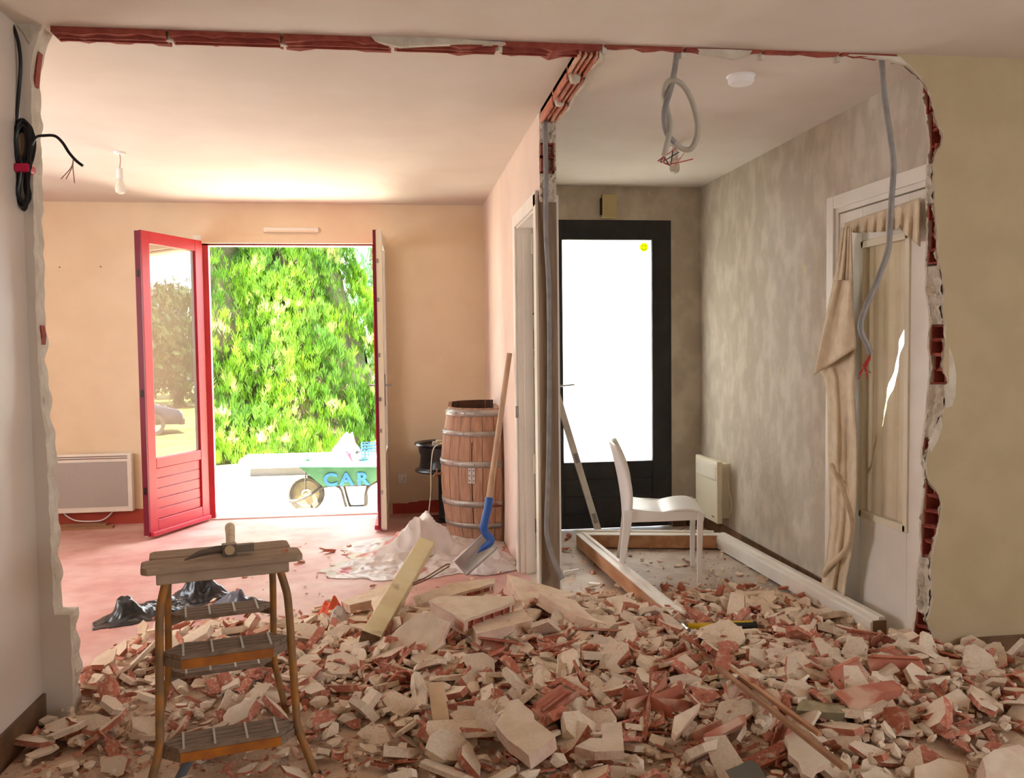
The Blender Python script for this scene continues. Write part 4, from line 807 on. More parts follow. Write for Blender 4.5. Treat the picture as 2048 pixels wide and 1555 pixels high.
ph = thing('pick_hammer', 'masons pick hammer lying on the step ladder top, handle pointing away', 'hammer', (LX, LY, LT + 0.022), LA)
cz_ = LT + 0.022 - (LT + 0.022); hx, hy = 0.02, -0.055
MB().tube([(hx, hy, 0.022), (hx + 0.004, hy + 0.02, 0.023), (hx + 0.012, hy + 0.14, 0.03), (hx + 0.018, hy + 0.26, 0.042)], [0.015, 0.014, 0.0145, 0.017], 12).build('handle', mat('pale_worn_handle', (206, 186, 154), (186, 162, 128), rough=0.6, scale=20), ph, smooth=True)
m = MB(); m.tube([(hx - 0.018, hy + 0.006, 0.022), (hx - 0.04, hy + 0.004, 0.024), (hx - 0.09, hy - 0.004, 0.018), (hx - 0.135, hy - 0.014, 0.004)], [0.014, 0.012, 0.010, 0.002], 4)
m.box((hx, hy + 0.006, 0.022), (0.044, 0.032, 0.034)).b2(hx + 0.02, hx + 0.075, hy - 0.006, hy + 0.02, 0.010, 0.034); m.build('head', mat('dark_tool_steel', (104, 92, 82), (124, 110, 98), rough=0.5, metal=0.3, scale=20), ph)
MB().tube([(hx, hy - 0.014, 0.022), (hx, hy - 0.010, 0.022)], 0.0155, 14).build('handle_end', mat('pale_end_grain', (190, 164, 128), rough=0.7), ph)
tag(MB().prism([V((0, 0, 0)), V((0.02, 0.004, 0)), V((0.018, 0.014, 0)), V((0.002, 0.012, 0))], (0, 0, 0.008)).build('brick_crumb', TERRA), 'red brick crumb lying on the step ladder top board', 'brick crumb').location = Matrix.Rotation(LA, 3, 'Z') @ V((0.18, -0.07, 0)) + V((LX, LY, LT + 0.0225))
g0 = at(352, 1568, Z=0.02); g1 = at(378, 1520, Z=0.06)
gh = thing('tool_handle', 'dark grey tool handle end on the floor below ladder', 'tool handle', g0)
MB().tube([g0 + (g0 - g1) * 3, g0, g1, g1 + (g1 - g0) * 0.06], [0.013, 0.0135, 0.0145, 0.009], 14).build('shaft', GREYHANDLE, gh, smooth=True)

# ================================================================== rubble
def G(x, y, cx, cy, sx_, sy_): return math.exp(-((x - cx) / sx_) ** 2 - ((y - cy) / sy_) ** 2)
def hmap(x, y):
    return 0.012 + 0.105 * G(x, y, 0.50, 0.62, 0.62, 0.42) + 0.06 * G(x, y, 2.1, -0.2, 0.7, 0.35) + 0.085 * G(x, y, 0.95, -0.10, 0.85, 0.5) + 0.05 * G(x, y, -0.75, 0.35, 0.6, 0.45) + 0.03 * G(x, y, 1.5, 0.5, 0.5, 0.5) + 0.03 * G(x, y, 1.5, -0.7, 1.2, 0.4)
def dens(x, y):
    d = 0.85 * G(x, y, 0.5, 0.3, 0.9, 0.6) + 1.0 * G(x, y, 1.3, -0.35, 1.2, 0.55) + 0.6 * G(x, y, -0.7, 0.45, 0.6, 0.42) + 0.25 * G(x, y, -0.9, -0.2, 0.35, 0.35) + 0.4 * G(x, y, 1.6, 0.6, 0.55, 0.5) + 0.05
    if y > 1.2 and x < 0.72: d *= 0.35
    return min(1, d)
m = MB(); NX, NY = 150, 110
def mound(u, v):
    x = -1.28 + u * 4.6; y = -1.6 + v * 3.6; e = hmap(x, y)
    if XP0 - 0.05 < x < XP1 + 0.05 and y > 0.9: e *= 0.5
    k = max(0, min(1, (dens(x, y) - 0.10 + 0.12 * nz(x * 4, y * 4, 8) + 0.06 * nz(x * 13, y * 13, 3)) * 6))
    return V((x, y, 0.001 + (e + 0.012 * nz(x * 9, y * 9, 1) + 0.006 * nz(x * 26, y * 26, 4)) * k - 0.004 * (1 - k)))
m.grid(mound, NX, NY)
tag(m.build('rubble_dust', mat('rubble_dust', (212, 184, 158), (220, 196, 170), rough=0.95, scale=22, bump=0.8, bscale=90, c3=(172, 96, 76), s3=30, k3=(0.56, 0.7)), smooth=True, recalc=False), 'mound of crushed plaster and brick dust under the rubble', 'rubble', kind='stuff')

rg = random.Random(42)
def poly(n, r, irr=0.35, asp=1.0):
    ph = rg.uniform(0, 6.28); out = []
    for i in range(n):
        a = ph + 2 * PI * (i + rg.uniform(-0.3, 0.3)) / n; q = r * (1 + rg.uniform(-irr, irr * 0.5)); out.append((q * math.cos(a) * asp, q * math.sin(a) / asp))
    return out
def frag_flake(t=0.12, red=False):
    p = poly(rg.choice((5, 6, 6, 7, 8)), 0.5, 0.4, rg.uniform(0.85, 1.35)); m = MB(); n = len(p)
    top = [V((x, y, t + rg.uniform(-0.01, 0.01))) for x, y in p]; bot = [V((x * rg.uniform(0.88, 1.06), y * rg.uniform(0.88, 1.06), 0)) for x, y in p]
    m.add(bot + top, [tuple(reversed(range(n)))], 1); m.f.append(tuple(range(n, 2 * n))); m.m.append(0)
    for i in range(n): m.f.append((i, (i + 1) % n, n + (i + 1) % n, n + i)); m.m.append(1 if red else 0)
    return m
def frag_lump():
    bm = bmesh.new(); bmesh.ops.create_icosphere(bm, subdivisions=1, radius=0.5); sd = rg.uniform(0, 99)
    sc = (rg.uniform(0.8, 1.2), rg.uniform(0.6, 0.95), rg.uniform(0.45, 0.7))
    m = MB(); m.v = []
    for v in bm.verts:
        k = 1 + 0.5 * noise.noise(v.co * 2.2 + V((sd, 0, 0))); m.v.append((v.co.x * sc[0] * k, v.co.y * sc[1] * k, v.co.z * sc[2] * k + 0.25))
    m.f = [tuple(v.index for v in f.verts) for f in bm.faces]; m.m = [0] * len(m.f); bm.free(); return m
def frag_profile(pts, th, jag=0.18):
    m = MB(); n = len(pts); L = 0.5
    P = [V((0, a, b)) for a, b in pts]; nr = []
    for i in range(n):
        d = (P[min(i + 1, n - 1)] - P[max(i - 1, 0)]).normalized(); nr.append(V((0, -d.z, d.y)))
    rows = []
    for side in (0, 1):
        for e in (-1, 1):
            rows.append([V((e * (L + (jj[i] if e > 0 else kk[i])), P[i].y + nr[i].y * th * side, P[i].z + nr[i].z * th * side)) for i in range(n)]) if side or e > -1 or True else None
    return rows
def frag_extrude(pts, th=0.05, jag=0.22, L=0.5):
    n = len(pts); P = [V((0, a, b)) for a, b in pts]; m = MB()
    je = [(-L + rg.uniform(-jag, jag) * 0.5, L + rg.uniform(-jag, jag)) for _ in range(n)]
    def nrm(i):
        d = (P[min(i + 1, n - 1)] - P[max(i - 1, 0)]).normalized(); return V((0, -d.z, d.y))
    for s_ in (0, 1):
        for i in range(n):
            q = P[i] + nrm(i) * th * s_
            m.v += [(je[i][0], q.y, q.z), (je[i][1], q.y, q.z)]
    o = 2 * n
    for i in range(n - 1):
        a = 2 * i; m.f += [(a, a + 1, a + 3, a + 2), (o + a, o + a + 2, o + a + 3, o + a + 1), (a, a + 2, o + a + 2, o + a), (a + 1, o + a + 1, o + a + 3, a + 3)]
    a = 2 * (n - 1); m.f += [(0, o, o + 1, 1), (a, a + 1, o + a + 1, o + a)]; m.m = [0] * len(m.f); return m
def arc(r, a0, a1, n): return [(r * math.cos(a), r * math.sin(a)) for a in np.linspace(a0, a1, n)]
PROT = {'flake': [], 'lump': [], 'shard': [], 'channel': []}
for i in range(16): PROT['flake'].append(frag_flake(rg.uniform(0.10, 0.24), i % 3 == 0).mesh('plaster_fragment', [PLAST, TERRA if i % 3 == 0 else PLASTB]))
for i in range(12): PROT['lump'].append(frag_lump().mesh('plaster_lump', [PLAST]))
for i in range(8): PROT['shard'].append(frag_flake(rg.uniform(0.06, 0.1)).mesh('brick_shard', [TERRA, TERRA]))
for i in range(6):
    a0 = rg.uniform(0.2, 0.6); PROT['shard'].append(frag_extrude(arc(0.42, a0, PI - a0, 5), 0.06, 0.35, 0.42).mesh('brick_shard', [TERRA]))
for i in range(5): PROT['channel'].append(frag_extrude([(-0.2, rg.uniform(0.1, 0.26)), (-0.2, 0), (0.2, 0), (0.2, rg.uniform(0.06, 0.24))], 0.045, 0.2, 0.6).mesh('brick_channel', [TERRA]))
for i in range(4): PROT['channel'].append(frag_extrude([(-0.22, 0), (0.0, 0.0), (0.2, 0), (0.2, rg.uniform(0.12, 0.3))], 0.05, 0.25, 0.5).mesh('brick_channel', [TERRA]))
for me in (q for l in PROT.values() for q in l):
    bm = bmesh.new(); bm.from_mesh(me); bmesh.ops.recalc_face_normals(bm, faces=bm.faces); bm.to_mesh(me); bm.free()

def zone(x, y):
    if x < -0.95 and y < 0.35: return 'by the left wall remnant'
    if x < -0.15 and y < -0.2: return 'on the dusty floor around the step ladder'
    if x < -0.05 and y < 1.15: return 'in the rubble behind the step ladder'
    if x < 0.72 and y >= 1.15: return 'scattered on the red floor before the plastic film'
    if x >= 0.72 and y >= 1.1: return 'scattered around the white chair'
    if 1.1 <= x and y >= 0.3: return 'inside the loose white door frame'
    if x >= 1.75 and y >= -0.35: return 'heaped at the foot of the broken wall edge'
    if y >= 0.15: return 'among the big slabs of the heap'
    if x < 0.75: return 'in the rubble in front of the big slabs'
    if x < 1.5: return 'in the foreground rubble beside the long batten'
    return 'in the foreground rubble at the picture corner' if x > 2.0 else 'in the rubble below the broken wall edge'
def blocked(x, y):
    if abs(x - 0.75) < 0.06 and y > 0.85: return True
    if x > XR - 0.03 and y > -0.01: return True
    if x < XL + 0.04: return True
    if x > 2.32 and y > -0.13: return True
    if h0.x - 0.06 < x < h1.x + 0.05 and -0.13 < y - (h0.y + (h1.y - h0.y) * (x - h0.x) / (h1.x - h0.x)) < 0.06: return True
    if y > YH - 0.1: return True
    return False
pieces = {'flake': [], 'lump': [], 'shard': [], 'channel': []}
for kind, n, smin, smax in (('flake', 2700, 0.030, 0.16), ('lump', 2600, 0.018, 0.07), ('shard', 1150, 0.026, 0.11), ('channel', 340, 0.05, 0.14)):
    c = 0
    while c < n:
        x = rg.uniform(-1.28, 3.1); y = rg.uniform(-1.25, 2.8)
        if rg.random() > dens(x, y) or blocked(x, y): continue
        far = 1.0 if y < 0.9 else 0.55
        s = (smin + (smax - smin) * rg.random() ** 2.6) * far * (0.6 if (x < -0.1 and y < -0.35) else 1)
        d = math.hypot(x, y - CAM.y)
        tl = {'flake': 0.34, 'shard': 0.5}.get(kind, 0.5)
        if kind == 'channel': tl = 0.35
        e = (rg.gauss(0, tl), rg.gauss(0, tl), rg.uniform(0, 6.28))
        if kind in ('shard', 'channel') and rg.random() < 0.3: e = (e[0] + PI, e[1], e[2])
        lift = (0.45 if abs(e[0]) > 2 and kind != 'lump' else 0.0) * s * 0.4
        k = max(0, min(1, (dens(x, y) - 0.06) * 8))
        z = hmap(x, y) * k + 0.004 + lift + rg.uniform(0, 0.02) * k + (abs(math.sin(e[0])) + abs(math.sin(e[1]))) * s * 0.16
        pieces[kind].append((s * s / d / d, x, y, z, s, e, rg.randrange(len(PROT[kind])))); c += 1
KN = {'flake': ('plaster_fragment', 'flat beige plaster fragment', 'plaster fragment', 'plaster fragments'), 'lump': ('plaster_lump', 'rounded beige plaster lump', 'plaster lump', 'plaster lumps'),
      'shard': ('brick_shard', 'thin red terracotta shard', 'brick shard', 'brick shards'), 'channel': ('brick_channel', 'grooved red hollow-brick piece', 'brick piece', 'hollow-brick pieces')}
REST = {}; FRAGS = []
for kind, lst in pieces.items():
    lst.sort(reverse=True); nm, lb, cat, gp = KN[kind]
    for w, x, y, z, s, e, pi in lst[:300]:
        o = bpy.data.objects.new(nm, PROT[kind][pi]); COL.objects.link(o); o.location = (x, y, z); o.rotation_euler = e; o.scale = (s * rg.uniform(0.9, 1.3), s, s * rg.uniform(0.8, 1.1))
        FRAGS.append((o, kind, x, y))
    REST[kind] = lst[300:]
def merge(name, label, cat, items, mats):
    vs, fs, ms, off = [], [], [], 0
    for me, M_, mo in items:
        co = np.empty(len(me.vertices) * 3); me.vertices.foreach_get('co', co); co = co.reshape(-1, 3)
        A = np.array(M_); vs.append(co @ A[:3, :3].T + A[:3, 3])
        for p in me.polygons: fs.append([i + off for i in p.vertices]); ms.append(mo[p.material_index])
        off += len(me.vertices)
    me = bpy.data.meshes.new(name); me.from_pydata(np.vstack(vs).tolist(), [], fs)
    for q in mats: me.materials.append(q)
    me.polygons.foreach_set('material_index', ms); me.update()
    o = bpy.data.objects.new(name, me); COL.objects.link(o); return tag(o, label, cat, kind='stuff')
items = []
for kind in ('flake', 'lump'):
    for w, x, y, z, s, e, pi in REST[kind]:
        red = PROT[kind][pi].materials[-1] == TERRA
        items.append((PROT[kind][pi], Matrix.Translation((x, y, z)) @ Euler(e).to_matrix().to_4x4() @ Matrix.Diagonal((s, s, s, 1)), (0, 2 if red else 1)))
for i in range(4200):
    x = rg.uniform(-1.28, 3.1); y = rg.uniform(-1.25, 2.85)
    if rg.random() > dens(x, y) + 0.05 or blocked(x, y): continue
    s = rg.uniform(0.006, 0.022); k = max(0, min(1, (dens(x, y) - 0.06) * 8)); pi = rg.randrange(12)
    items.append((PROT['lump'][pi], Matrix.Translation((x, y, hmap(x, y) * k + rg.uniform(-0.002, 0.006))) @ Euler((rg.uniform(0, 6), rg.uniform(0, 6), 0)).to_matrix().to_4x4() @ Matrix.Diagonal((s, s, s * 0.8, 1)), (0, 1)))
merge('plaster_rubble', 'countless small plaster crumbs filling the rubble field', 'rubble', items, [PLAST, PLASTB, TERRA])
items = []
for kind in ('shard', 'channel'):
    for w, x, y, z, s, e, pi in REST[kind]: items.append((PROT[kind][pi], Matrix.Translation((x, y, z)) @ Euler(e).to_matrix().to_4x4() @ Matrix.Diagonal((s, s, s, 1)), (0, 0)))
for i in range(2600):
    x = rg.uniform(-1.28, 3.1); y = rg.uniform(-1.25, 2.85)
    if rg.random() > dens(x, y) + 0.04 or blocked(x, y): continue
    s = rg.uniform(0.008, 0.028); k = max(0, min(1, (dens(x, y) - 0.06) * 8)); pi = rg.randrange(8)
    items.append((PROT['shard'][pi], Matrix.Translation((x, y, hmap(x, y) * k + rg.uniform(0, 0.008))) @ Euler((rg.gauss(0, 0.4), rg.gauss(0, 0.4), rg.uniform(0, 6))).to_matrix().to_4x4() @ Matrix.Diagonal((s, s, s, 1)), (0, 0)))
merge('brick_rubble', 'countless small red brick crumbs filling the rubble field', 'rubble', items, [TERRA])

# ---- the large pieces, each by itself
def rough_edge(p3, step=0.05, amp=0.006, seed=0):
    out = []
    for i in range(len(p3)):
        a, b = p3[i], p3[(i + 1) % len(p3)]; n = max(1, int((b - a).length / step))
        for j in range(n):
            q = a.lerp(b, j / n); out.append(q + V((nz(q.x * 30, q.y * 30, seed), nz(q.x * 30, q.y * 30, seed + 5), nz(q.x * 20, q.y * 20, seed + 9) * 0.4)) * amp)
    return out
def slab_piece(label, pts, t, cells=None, off=None, name='plaster_slab', mats=None, amp=0.008):
    """pts: (px, py, z) of the upper face; cells: index of the edge that shows hollow-brick cells"""
    P = [at(a, b, Z=c) for a, b, c in pts]; n = (P[1] - P[0]).cross(P[2] - P[0])
    nn = V((0, 0, 0))
    for i in range(len(P)): nn += (P[i]).cross(P[(i + 1) % len(P)])
    nn.normalize(); nn = nn if nn.z > 0 else -nn
    c = sum(P, V((0, 0, 0))) / len(P); P = [p - nn * (p - c).dot(nn) for p in P]; r = thing(name, label, 'plaster slab' if name == 'plaster_slab' else name.replace('_', ' '), c - nn * t)
    sk = min(0.014, t * 0.4) if cells is not None else t
    Q = rough_edge(P, 0.04, amp, len(label)); dv = V(off) if off else -nn
    MB().prism(Q, dv * sk, 0, 1).build('plaster_face' if cells is not None else 'body', mats or [PLAST, PLASTB], r)
    if cells is not None:
        ins = [c + (q - c) * 0.97 + dv * sk for q in P]
        core = MB(); core.prism([c + (q - c) * 0.86 + dv * sk for q in P], dv * (t - 2 * sk)); core.build('brick_core', TERRAD, r)
        MB().prism([c + (q - c) * 0.985 + dv * (t - sk) for q in Q], dv * sk, 0, 1).build('rear_plaster', [PLAST, PLASTB], r)
        for ei in range(len(P)):
            a, b = ins[ei], ins[(ei + 1) % len(P)]; L = (b - a).length; d = (b - a).normalized(); inward = (c - (a + b) / 2).normalized()
            if ei in cells:
                k = max(2, int(L / 0.055))
                for j in range(k + 1):
                    q = a + d * (L * j / k); MB().beam(q + dv * 0.001, q + inward * 0.03 + dv * 0.001, 0.007, (t - 2 * sk) * 1.0, up=tuple(dv)).build('web', TERRA, r) if False else MB().hexa([q, q + d * 0.007, q + d * 0.007 + inward * 0.05, q + inward * 0.05] + [z_ + dv * (t - 2 * sk) for z_ in (q, q + d * 0.007, q + d * 0.007 + inward * 0.05, q + inward * 0.05)]).build('web', TERRA, r)
            else:
                MB().prism([a, b, b + inward * 0.02, a + inward * 0.02], dv * (t - 2 * sk)).build('plaster_edge', PLASTB, r)
    return r
slab_piece('triangular pinkish wall slab with hollow cells along its front edge', [(858, 1199, 0.26), (876, 1190, 0.265), (1026, 1193, 0.245), (1031, 1201, 0.245), (928, 1242, 0.225)], 0.065, [3])
slab_piece('thick plaster block lying in front of the triangular slab', [(938, 1244, 0.195), (1046, 1218, 0.195), (1067, 1238, 0.19), (954, 1267, 0.185)], 0.062)
slab_piece('wide thin plaster sheet leaning beside the cream timber', [(830, 1226, 0.245), (856, 1224, 0.245), (905, 1247, 0.21), (885, 1276, 0.165), (888, 1284, 0.155), (850, 1314, 0.095), (826, 1329, 0.07), (790, 1317, 0.07), (766, 1308, 0.075), (792, 1256, 0.18)], 0.018, amp=0.012)
slab_piece('long wall slab with white broken end below the torn post', [(1013, 1151, 0.24), (1090, 1167, 0.22), (1153, 1190, 0.18), (1100, 1200, 0.19), (1050, 1205, 0.21)], 0.06, [3])
slab_piece('long pointed wall slab sliding toward the loose door frame', [(1077, 1189, 0.25), (1152, 1193, 0.23), (1184, 1236, 0.18), (1234, 1260, 0.14), (1154, 1227, 0.21)], 0.055)
slab_piece('pale plaster slab behind the cream timber next to plastic film', [(682, 1200, 0.07), (778, 1167, 0.10), (790, 1185, 0.10), (700, 1212, 0.06)], 0.045)
slab_piece('flat dusty slab with two open cells behind the triangular slab', [(826, 1192, 0.15), (905, 1165, 0.16), (992, 1155, 0.16), (988, 1166, 0.155), (930, 1182, 0.15), (836, 1208, 0.14)], 0.05, [3])
slab_piece('narrow upright plaster piece behind the cream timber', [(742, 1195, 0.10), (765, 1190, 0.13), (775, 1235, 0.10), (748, 1232, 0.08)], 0.03)
slab_piece('large rounded plaster block in the front centre rubble', [(1017, 1402, 0.19), (1038, 1400, 0.19), (1064, 1423, 0.185), (1072, 1437, 0.18), (1109, 1464, 0.175), (1100, 1478, 0.16), (1058, 1512, 0.135), (1040, 1498, 0.14), (1017, 1478, 0.15), (990, 1446, 0.165)], 0.05)
slab_piece('plaster slab with three notches cut in its side', [(1203, 1446, 0.15), (1243, 1445, 0.15), (1249, 1499, 0.13), (1189, 1502, 0.125), (1150, 1494, 0.125), (1180, 1473, 0.14), (1204, 1474, 0.14), (1204, 1468, 0.14), (1186, 1467, 0.14), (1202, 1460, 0.145)], 0.03, amp=0.003)
slab_piece('big white plaster chunk at the bottom corner of the rubble', [(1968, 1512, 0.14), (1990, 1497, 0.14), (2040, 1492, 0.13), (2075, 1510, 0.12), (2080, 1570, 0.09), (1972, 1568, 0.10)], 0.07)
slab_piece('ragged flat plaster plate below the long batten', [(1570, 1472, 0.14), (1590, 1464, 0.14), (1624, 1478, 0.135), (1660, 1500, 0.13), (1658, 1520, 0.12), (1632, 1538, 0.11), (1622, 1558, 0.10), (1606, 1545, 0.11), (1596, 1522, 0.12), (1578, 1505, 0.13)], 0.02, amp=0.01)
slab_piece('plaster-faced brick block tilted below the broken wall', [(1670, 1388, 0.17), (1700, 1374, 0.18), (1782, 1356, 0.17), (1785, 1376, 0.14), (1740, 1392, 0.12), (1680, 1402, 0.125)], 0.05, None, None, 'plaster_slab', [PLAST, TERRA])
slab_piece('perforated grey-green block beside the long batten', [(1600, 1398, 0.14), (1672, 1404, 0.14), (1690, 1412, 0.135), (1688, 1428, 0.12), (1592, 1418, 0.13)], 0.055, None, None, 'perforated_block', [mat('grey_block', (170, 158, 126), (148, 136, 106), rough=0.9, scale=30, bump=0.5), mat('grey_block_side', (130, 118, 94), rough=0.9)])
slab_piece('plaster plate leaning on the brown skirting by the wall', [(1985, 1275, 0.16), (2000, 1280, 0.15), (2012, 1310, 0.10), (2060, 1320, 0.10), (2050, 1345, 0.07), (1975, 1325, 0.07), (1960, 1306, 0.09)], 0.014)
slab_piece('grey flat plaster plate on the floor behind the ladder leg', [(175, 1352, 0.05), (210, 1341, 0.055), (270, 1350, 0.05), (282, 1362, 0.045), (262, 1372, 0.04), (190, 1368, 0.045)], 0.02)
slab_piece('pale plaster plate lying under the grey plate', [(188, 1374, 0.04), (252, 1366, 0.045), (268, 1374, 0.04), (240, 1386, 0.03), (200, 1380, 0.035)], 0.018)
slab_piece('flat plaster plate seen between the ladder legs', [(506, 1368, 0.085), (560, 1364, 0.085), (582, 1388, 0.075), (528, 1402, 0.07)], 0.02)
slab_piece('round-edged plaster plate at the foot of the left wall', [(155, 1454, 0.05), (175, 1448, 0.05), (205, 1462, 0.045), (200, 1478, 0.035), (180, 1486, 0.03), (160, 1470, 0.04)], 0.018)
slab_piece('square plaster plate lying on the loose brick channels', [(1350, 1430, 0.15), (1398, 1405, 0.15), (1402, 1412, 0.15), (1352, 1475, 0.12), (1345, 1462, 0.13)], 0.02)
slab_piece('plain plaster plate flat in the corner foreground', [(1830, 1530, 0.10), (1880, 1518, 0.10), (1930, 1524, 0.10), (1940, 1570, 0.07), (1830, 1575, 0.07)], 0.02)
slab_piece('thin dark-backed plaster flake on edge at the frame bottom', [(1452, 1538, 0.13), (1478, 1528, 0.135), (1500, 1518, 0.14), (1515, 1530, 0.12), (1545, 1560, 0.10), (1460, 1562, 0.10)], 0.012, None, None, 'plaster_slab', [mat('grey_dark_face', (96, 88, 78), rough=0.9), PLAST])

# hollow brick halves and the star-shaped broken brick
def channel_brick(label, a, b, w, h, roll=0.0, group=None):
    a, b = V(a), V(b); d = (b - a).normalized(); up = V((0, 0, 1)); s_ = d.cross(up).normalized(); up = s_.cross(d); c_, s2 = math.cos(roll), math.sin(roll); s_, up = s_ * c_ + up * s2, up * c_ - s_ * s2
    t = thing('hollow_brick', label, 'brick', (a + b) / 2, None, group); q = lambda p, x, z: p + s_ * x + up * z
    for nm, x0, x1, z0, z1, e0, e1 in (('base', -w / 2, w / 2, 0, 0.009, 0, 0), ('side', -w / 2, -w / 2 + 0.009, 0, h, 0.01, -0.02), ('side', w / 2 - 0.009, w / 2, 0, h * 0.8, -0.01, 0.015), ('rib', -0.004, 0.004, 0, h * 0.5, 0.02, -0.03)):
        A, B = a + d * e0, b + d * e1
        MB().hexa([q(A, x0, z0), q(A, x1, z0), q(B, x1, z0), q(B, x0, z0), q(A, x0, z1), q(A, x1, z1), q(B + d * 0.012, x1, z1 * 0.9), q(B - d * 0.01, x0, z1)]).build(nm, TERRA, t)
channel_brick('long red hollow-brick half below the pointed slab', at(1162, 1282, Z=0.11), at(1280, 1288, Z=0.10), 0.1, 0.05, -1.1)
channel_brick('red hollow-brick half below the thick plaster block', at(955, 1300, Z=0.11), at(1040, 1310, Z=0.10), 0.1, 0.05, -1.1)
channel_brick('open red brick gutter in front of the notched slab', at(1405, 1490, Z=0.10), at(1470, 1455, Z=0.12), 0.09, 0.04, 0.5)
channel_brick('tilted red brick gutter under the end of door frame', at(1296, 1348, Z=0.13), at(1365, 1316, Z=0.14), 0.07, 0.03, 0.4)
channel_brick('orange-red brick gutter pointing at the large rounded block', at(1075, 1432, Z=0.13), at(1138, 1385, Z=0.15), 0.06, 0.03, -0.4)
channel_brick('broad red brick half leaning by the broken wall foot', at(1740, 1345, Z=0.13), at(1850, 1350, Z=0.12), 0.12, 0.03, -0.9)
channel_brick('dark red brick half beside the tilted block', at(1668, 1366, Z=0.14), at(1728, 1340, Z=0.15), 0.1, 0.03, -0.9)
ctr = at(1300, 1408, Z=0.13); stb = thing('split_brick', 'hollow brick split open like a star with radiating webs', 'brick', ctr)
for i, (an, L, w, tz) in enumerate(((0.15, 0.13, 0.045, 0.03), (-0.25, 0.14, 0.04, -0.01), (0.7, 0.10, 0.04, 0.06), (1.3, 0.08, 0.035, 0.075), (1.9, 0.09, 0.03, 0.07), (2.6, 0.10, 0.05, 0.02), (3.5, 0.10, 0.06, -0.01), (4.4, 0.08, 0.06, -0.02), (5.3, 0.11, 0.05, -0.02))):
    d = V((math.cos(an), math.sin(an) * 0.7, 0)); MB().hexa([ctr + V((0, 0, -0.02)), ctr + d * L + V((0, 0, tz - 0.02)), ctr + d * L + V((-0.004, 0.006, tz - 0.02)), ctr + V((-0.004, 0.006, -0.02)), ctr + V((0, 0, w * 0.6)), ctr + d * L * 0.92 + V((0, 0, tz + w * 0.6)), ctr + d * L * 0.92 + V((-0.004, 0.006, tz + w * 0.6)), ctr + V((-0.004, 0.006, w * 0.6))]).build('web', TERRA, stb)

# timber and battens in the heap
c0 = at(738, 1283, Z=0.115); c1 = at(850, 1092, Z=0.30); ctm = thing('timber_post', 'cream painted timber lying over the slabs toward the barrel', 'timber', c0)
MB().beam(c0, c1, 0.085, 0.085, up=(0.35, 0, 1)).build('body', CREAMWOOD, ctm, bevel=0.004); dd = (c1 - c0).normalized(); MB().beam(c0 - dd * 0.004, c0, 0.083, 0.083, up=(0.35, 0, 1)).build('sawn_end', mat('dark_sawn_end', (96, 72, 54), (120, 94, 70), rough=0.9, scale=30), ctm)
def batten(label, pts, w, t, m_=BATTEN, name='batten'):
    P = [at(a, b, Z=c) for a, b, c in pts]; tag(MB().beam(P[0], P[1], w, t).build(name, m_), label, 'batten')
batten('long thin brown batten running from door frame to foreground', [(1405, 1310, 0.15), (1690, 1535, 0.185)], 0.018, 0.014)
batten('second thin batten lying along the long brown batten', [(1450, 1330, 0.14), (1640, 1468, 0.165)], 0.016, 0.012, RAWW)
batten('short pale wood offcut standing out of the rubble', [(872, 1368, 0.14), (884, 1455, 0.09)], 0.055, 0.02, mat('pale_offcut', (206, 176, 142), (190, 158, 124), rough=0.8, scale=8))
batten('thin white strip on the hall floor left of frame', [(1128, 1143, 0.02), (1158, 1138, 0.02)], 0.02, 0.006, WHITE)
batten('pale blue-white strip on the floor against the loose frame', [(1178, 1166, 0.03), (1200, 1168, 0.03)], 0.03, 0.01, WHITE)
for i, (lb, pts) in enumerate((('thin rusty rod sticking out beside the cream timber', ((812, 1172, 0.2), (850, 1155, 0.24), (890, 1130, 0.27), (900, 1128, 0.27))), ('second thin rusty rod crossing below the first one', ((808, 1176, 0.19), (850, 1160, 0.22), (885, 1140, 0.25), (898, 1132, 0.26))))):
    tag(MB().tube(catmull([at(a, b, Z=c) for a, b, c in pts], 5), 0.0035, 6).build('wire_rod', mat('rusty_rod', (120, 84, 62), rough=0.7)), lb, 'rod')

# ================================================================== garden
GZ_ = -0.18
def gz(x, y): t = min(1, max(0, (x - 2.5) / 11)); return GZ_ - 0.85 * t * t * (3 - 2 * t)
m = MB(); m.grid(lambda u, v: V((-14 + 60 * u, YO - 0.0 + 50 * v, gz(-14 + 60 * u, 0))), 90, 40); g_ = m.build('ground', GRAVEL, recalc=False); struct(g_, 'bright pale ground outside the garden door')
m = MB(); m.grid(lambda u, v: V((2.2 + 40 * u, 5.0 + 32 * v, gz(2.2 + 40 * u, 0) + 0.02 + 0.02 * nz(u * 40, v * 40, 2))), 60, 60); tag(m.build('lawn', LAWN, recalc=False), 'dry lawn beside the parked car, mirrored in the door pane', 'lawn', kind='stuff')
slab('terrace_slab', STONE, [(-3.5, 3.5, YO, YO + 0.5, -0.5, GZ_ + 0.004)], 'pale paving strip along the house')

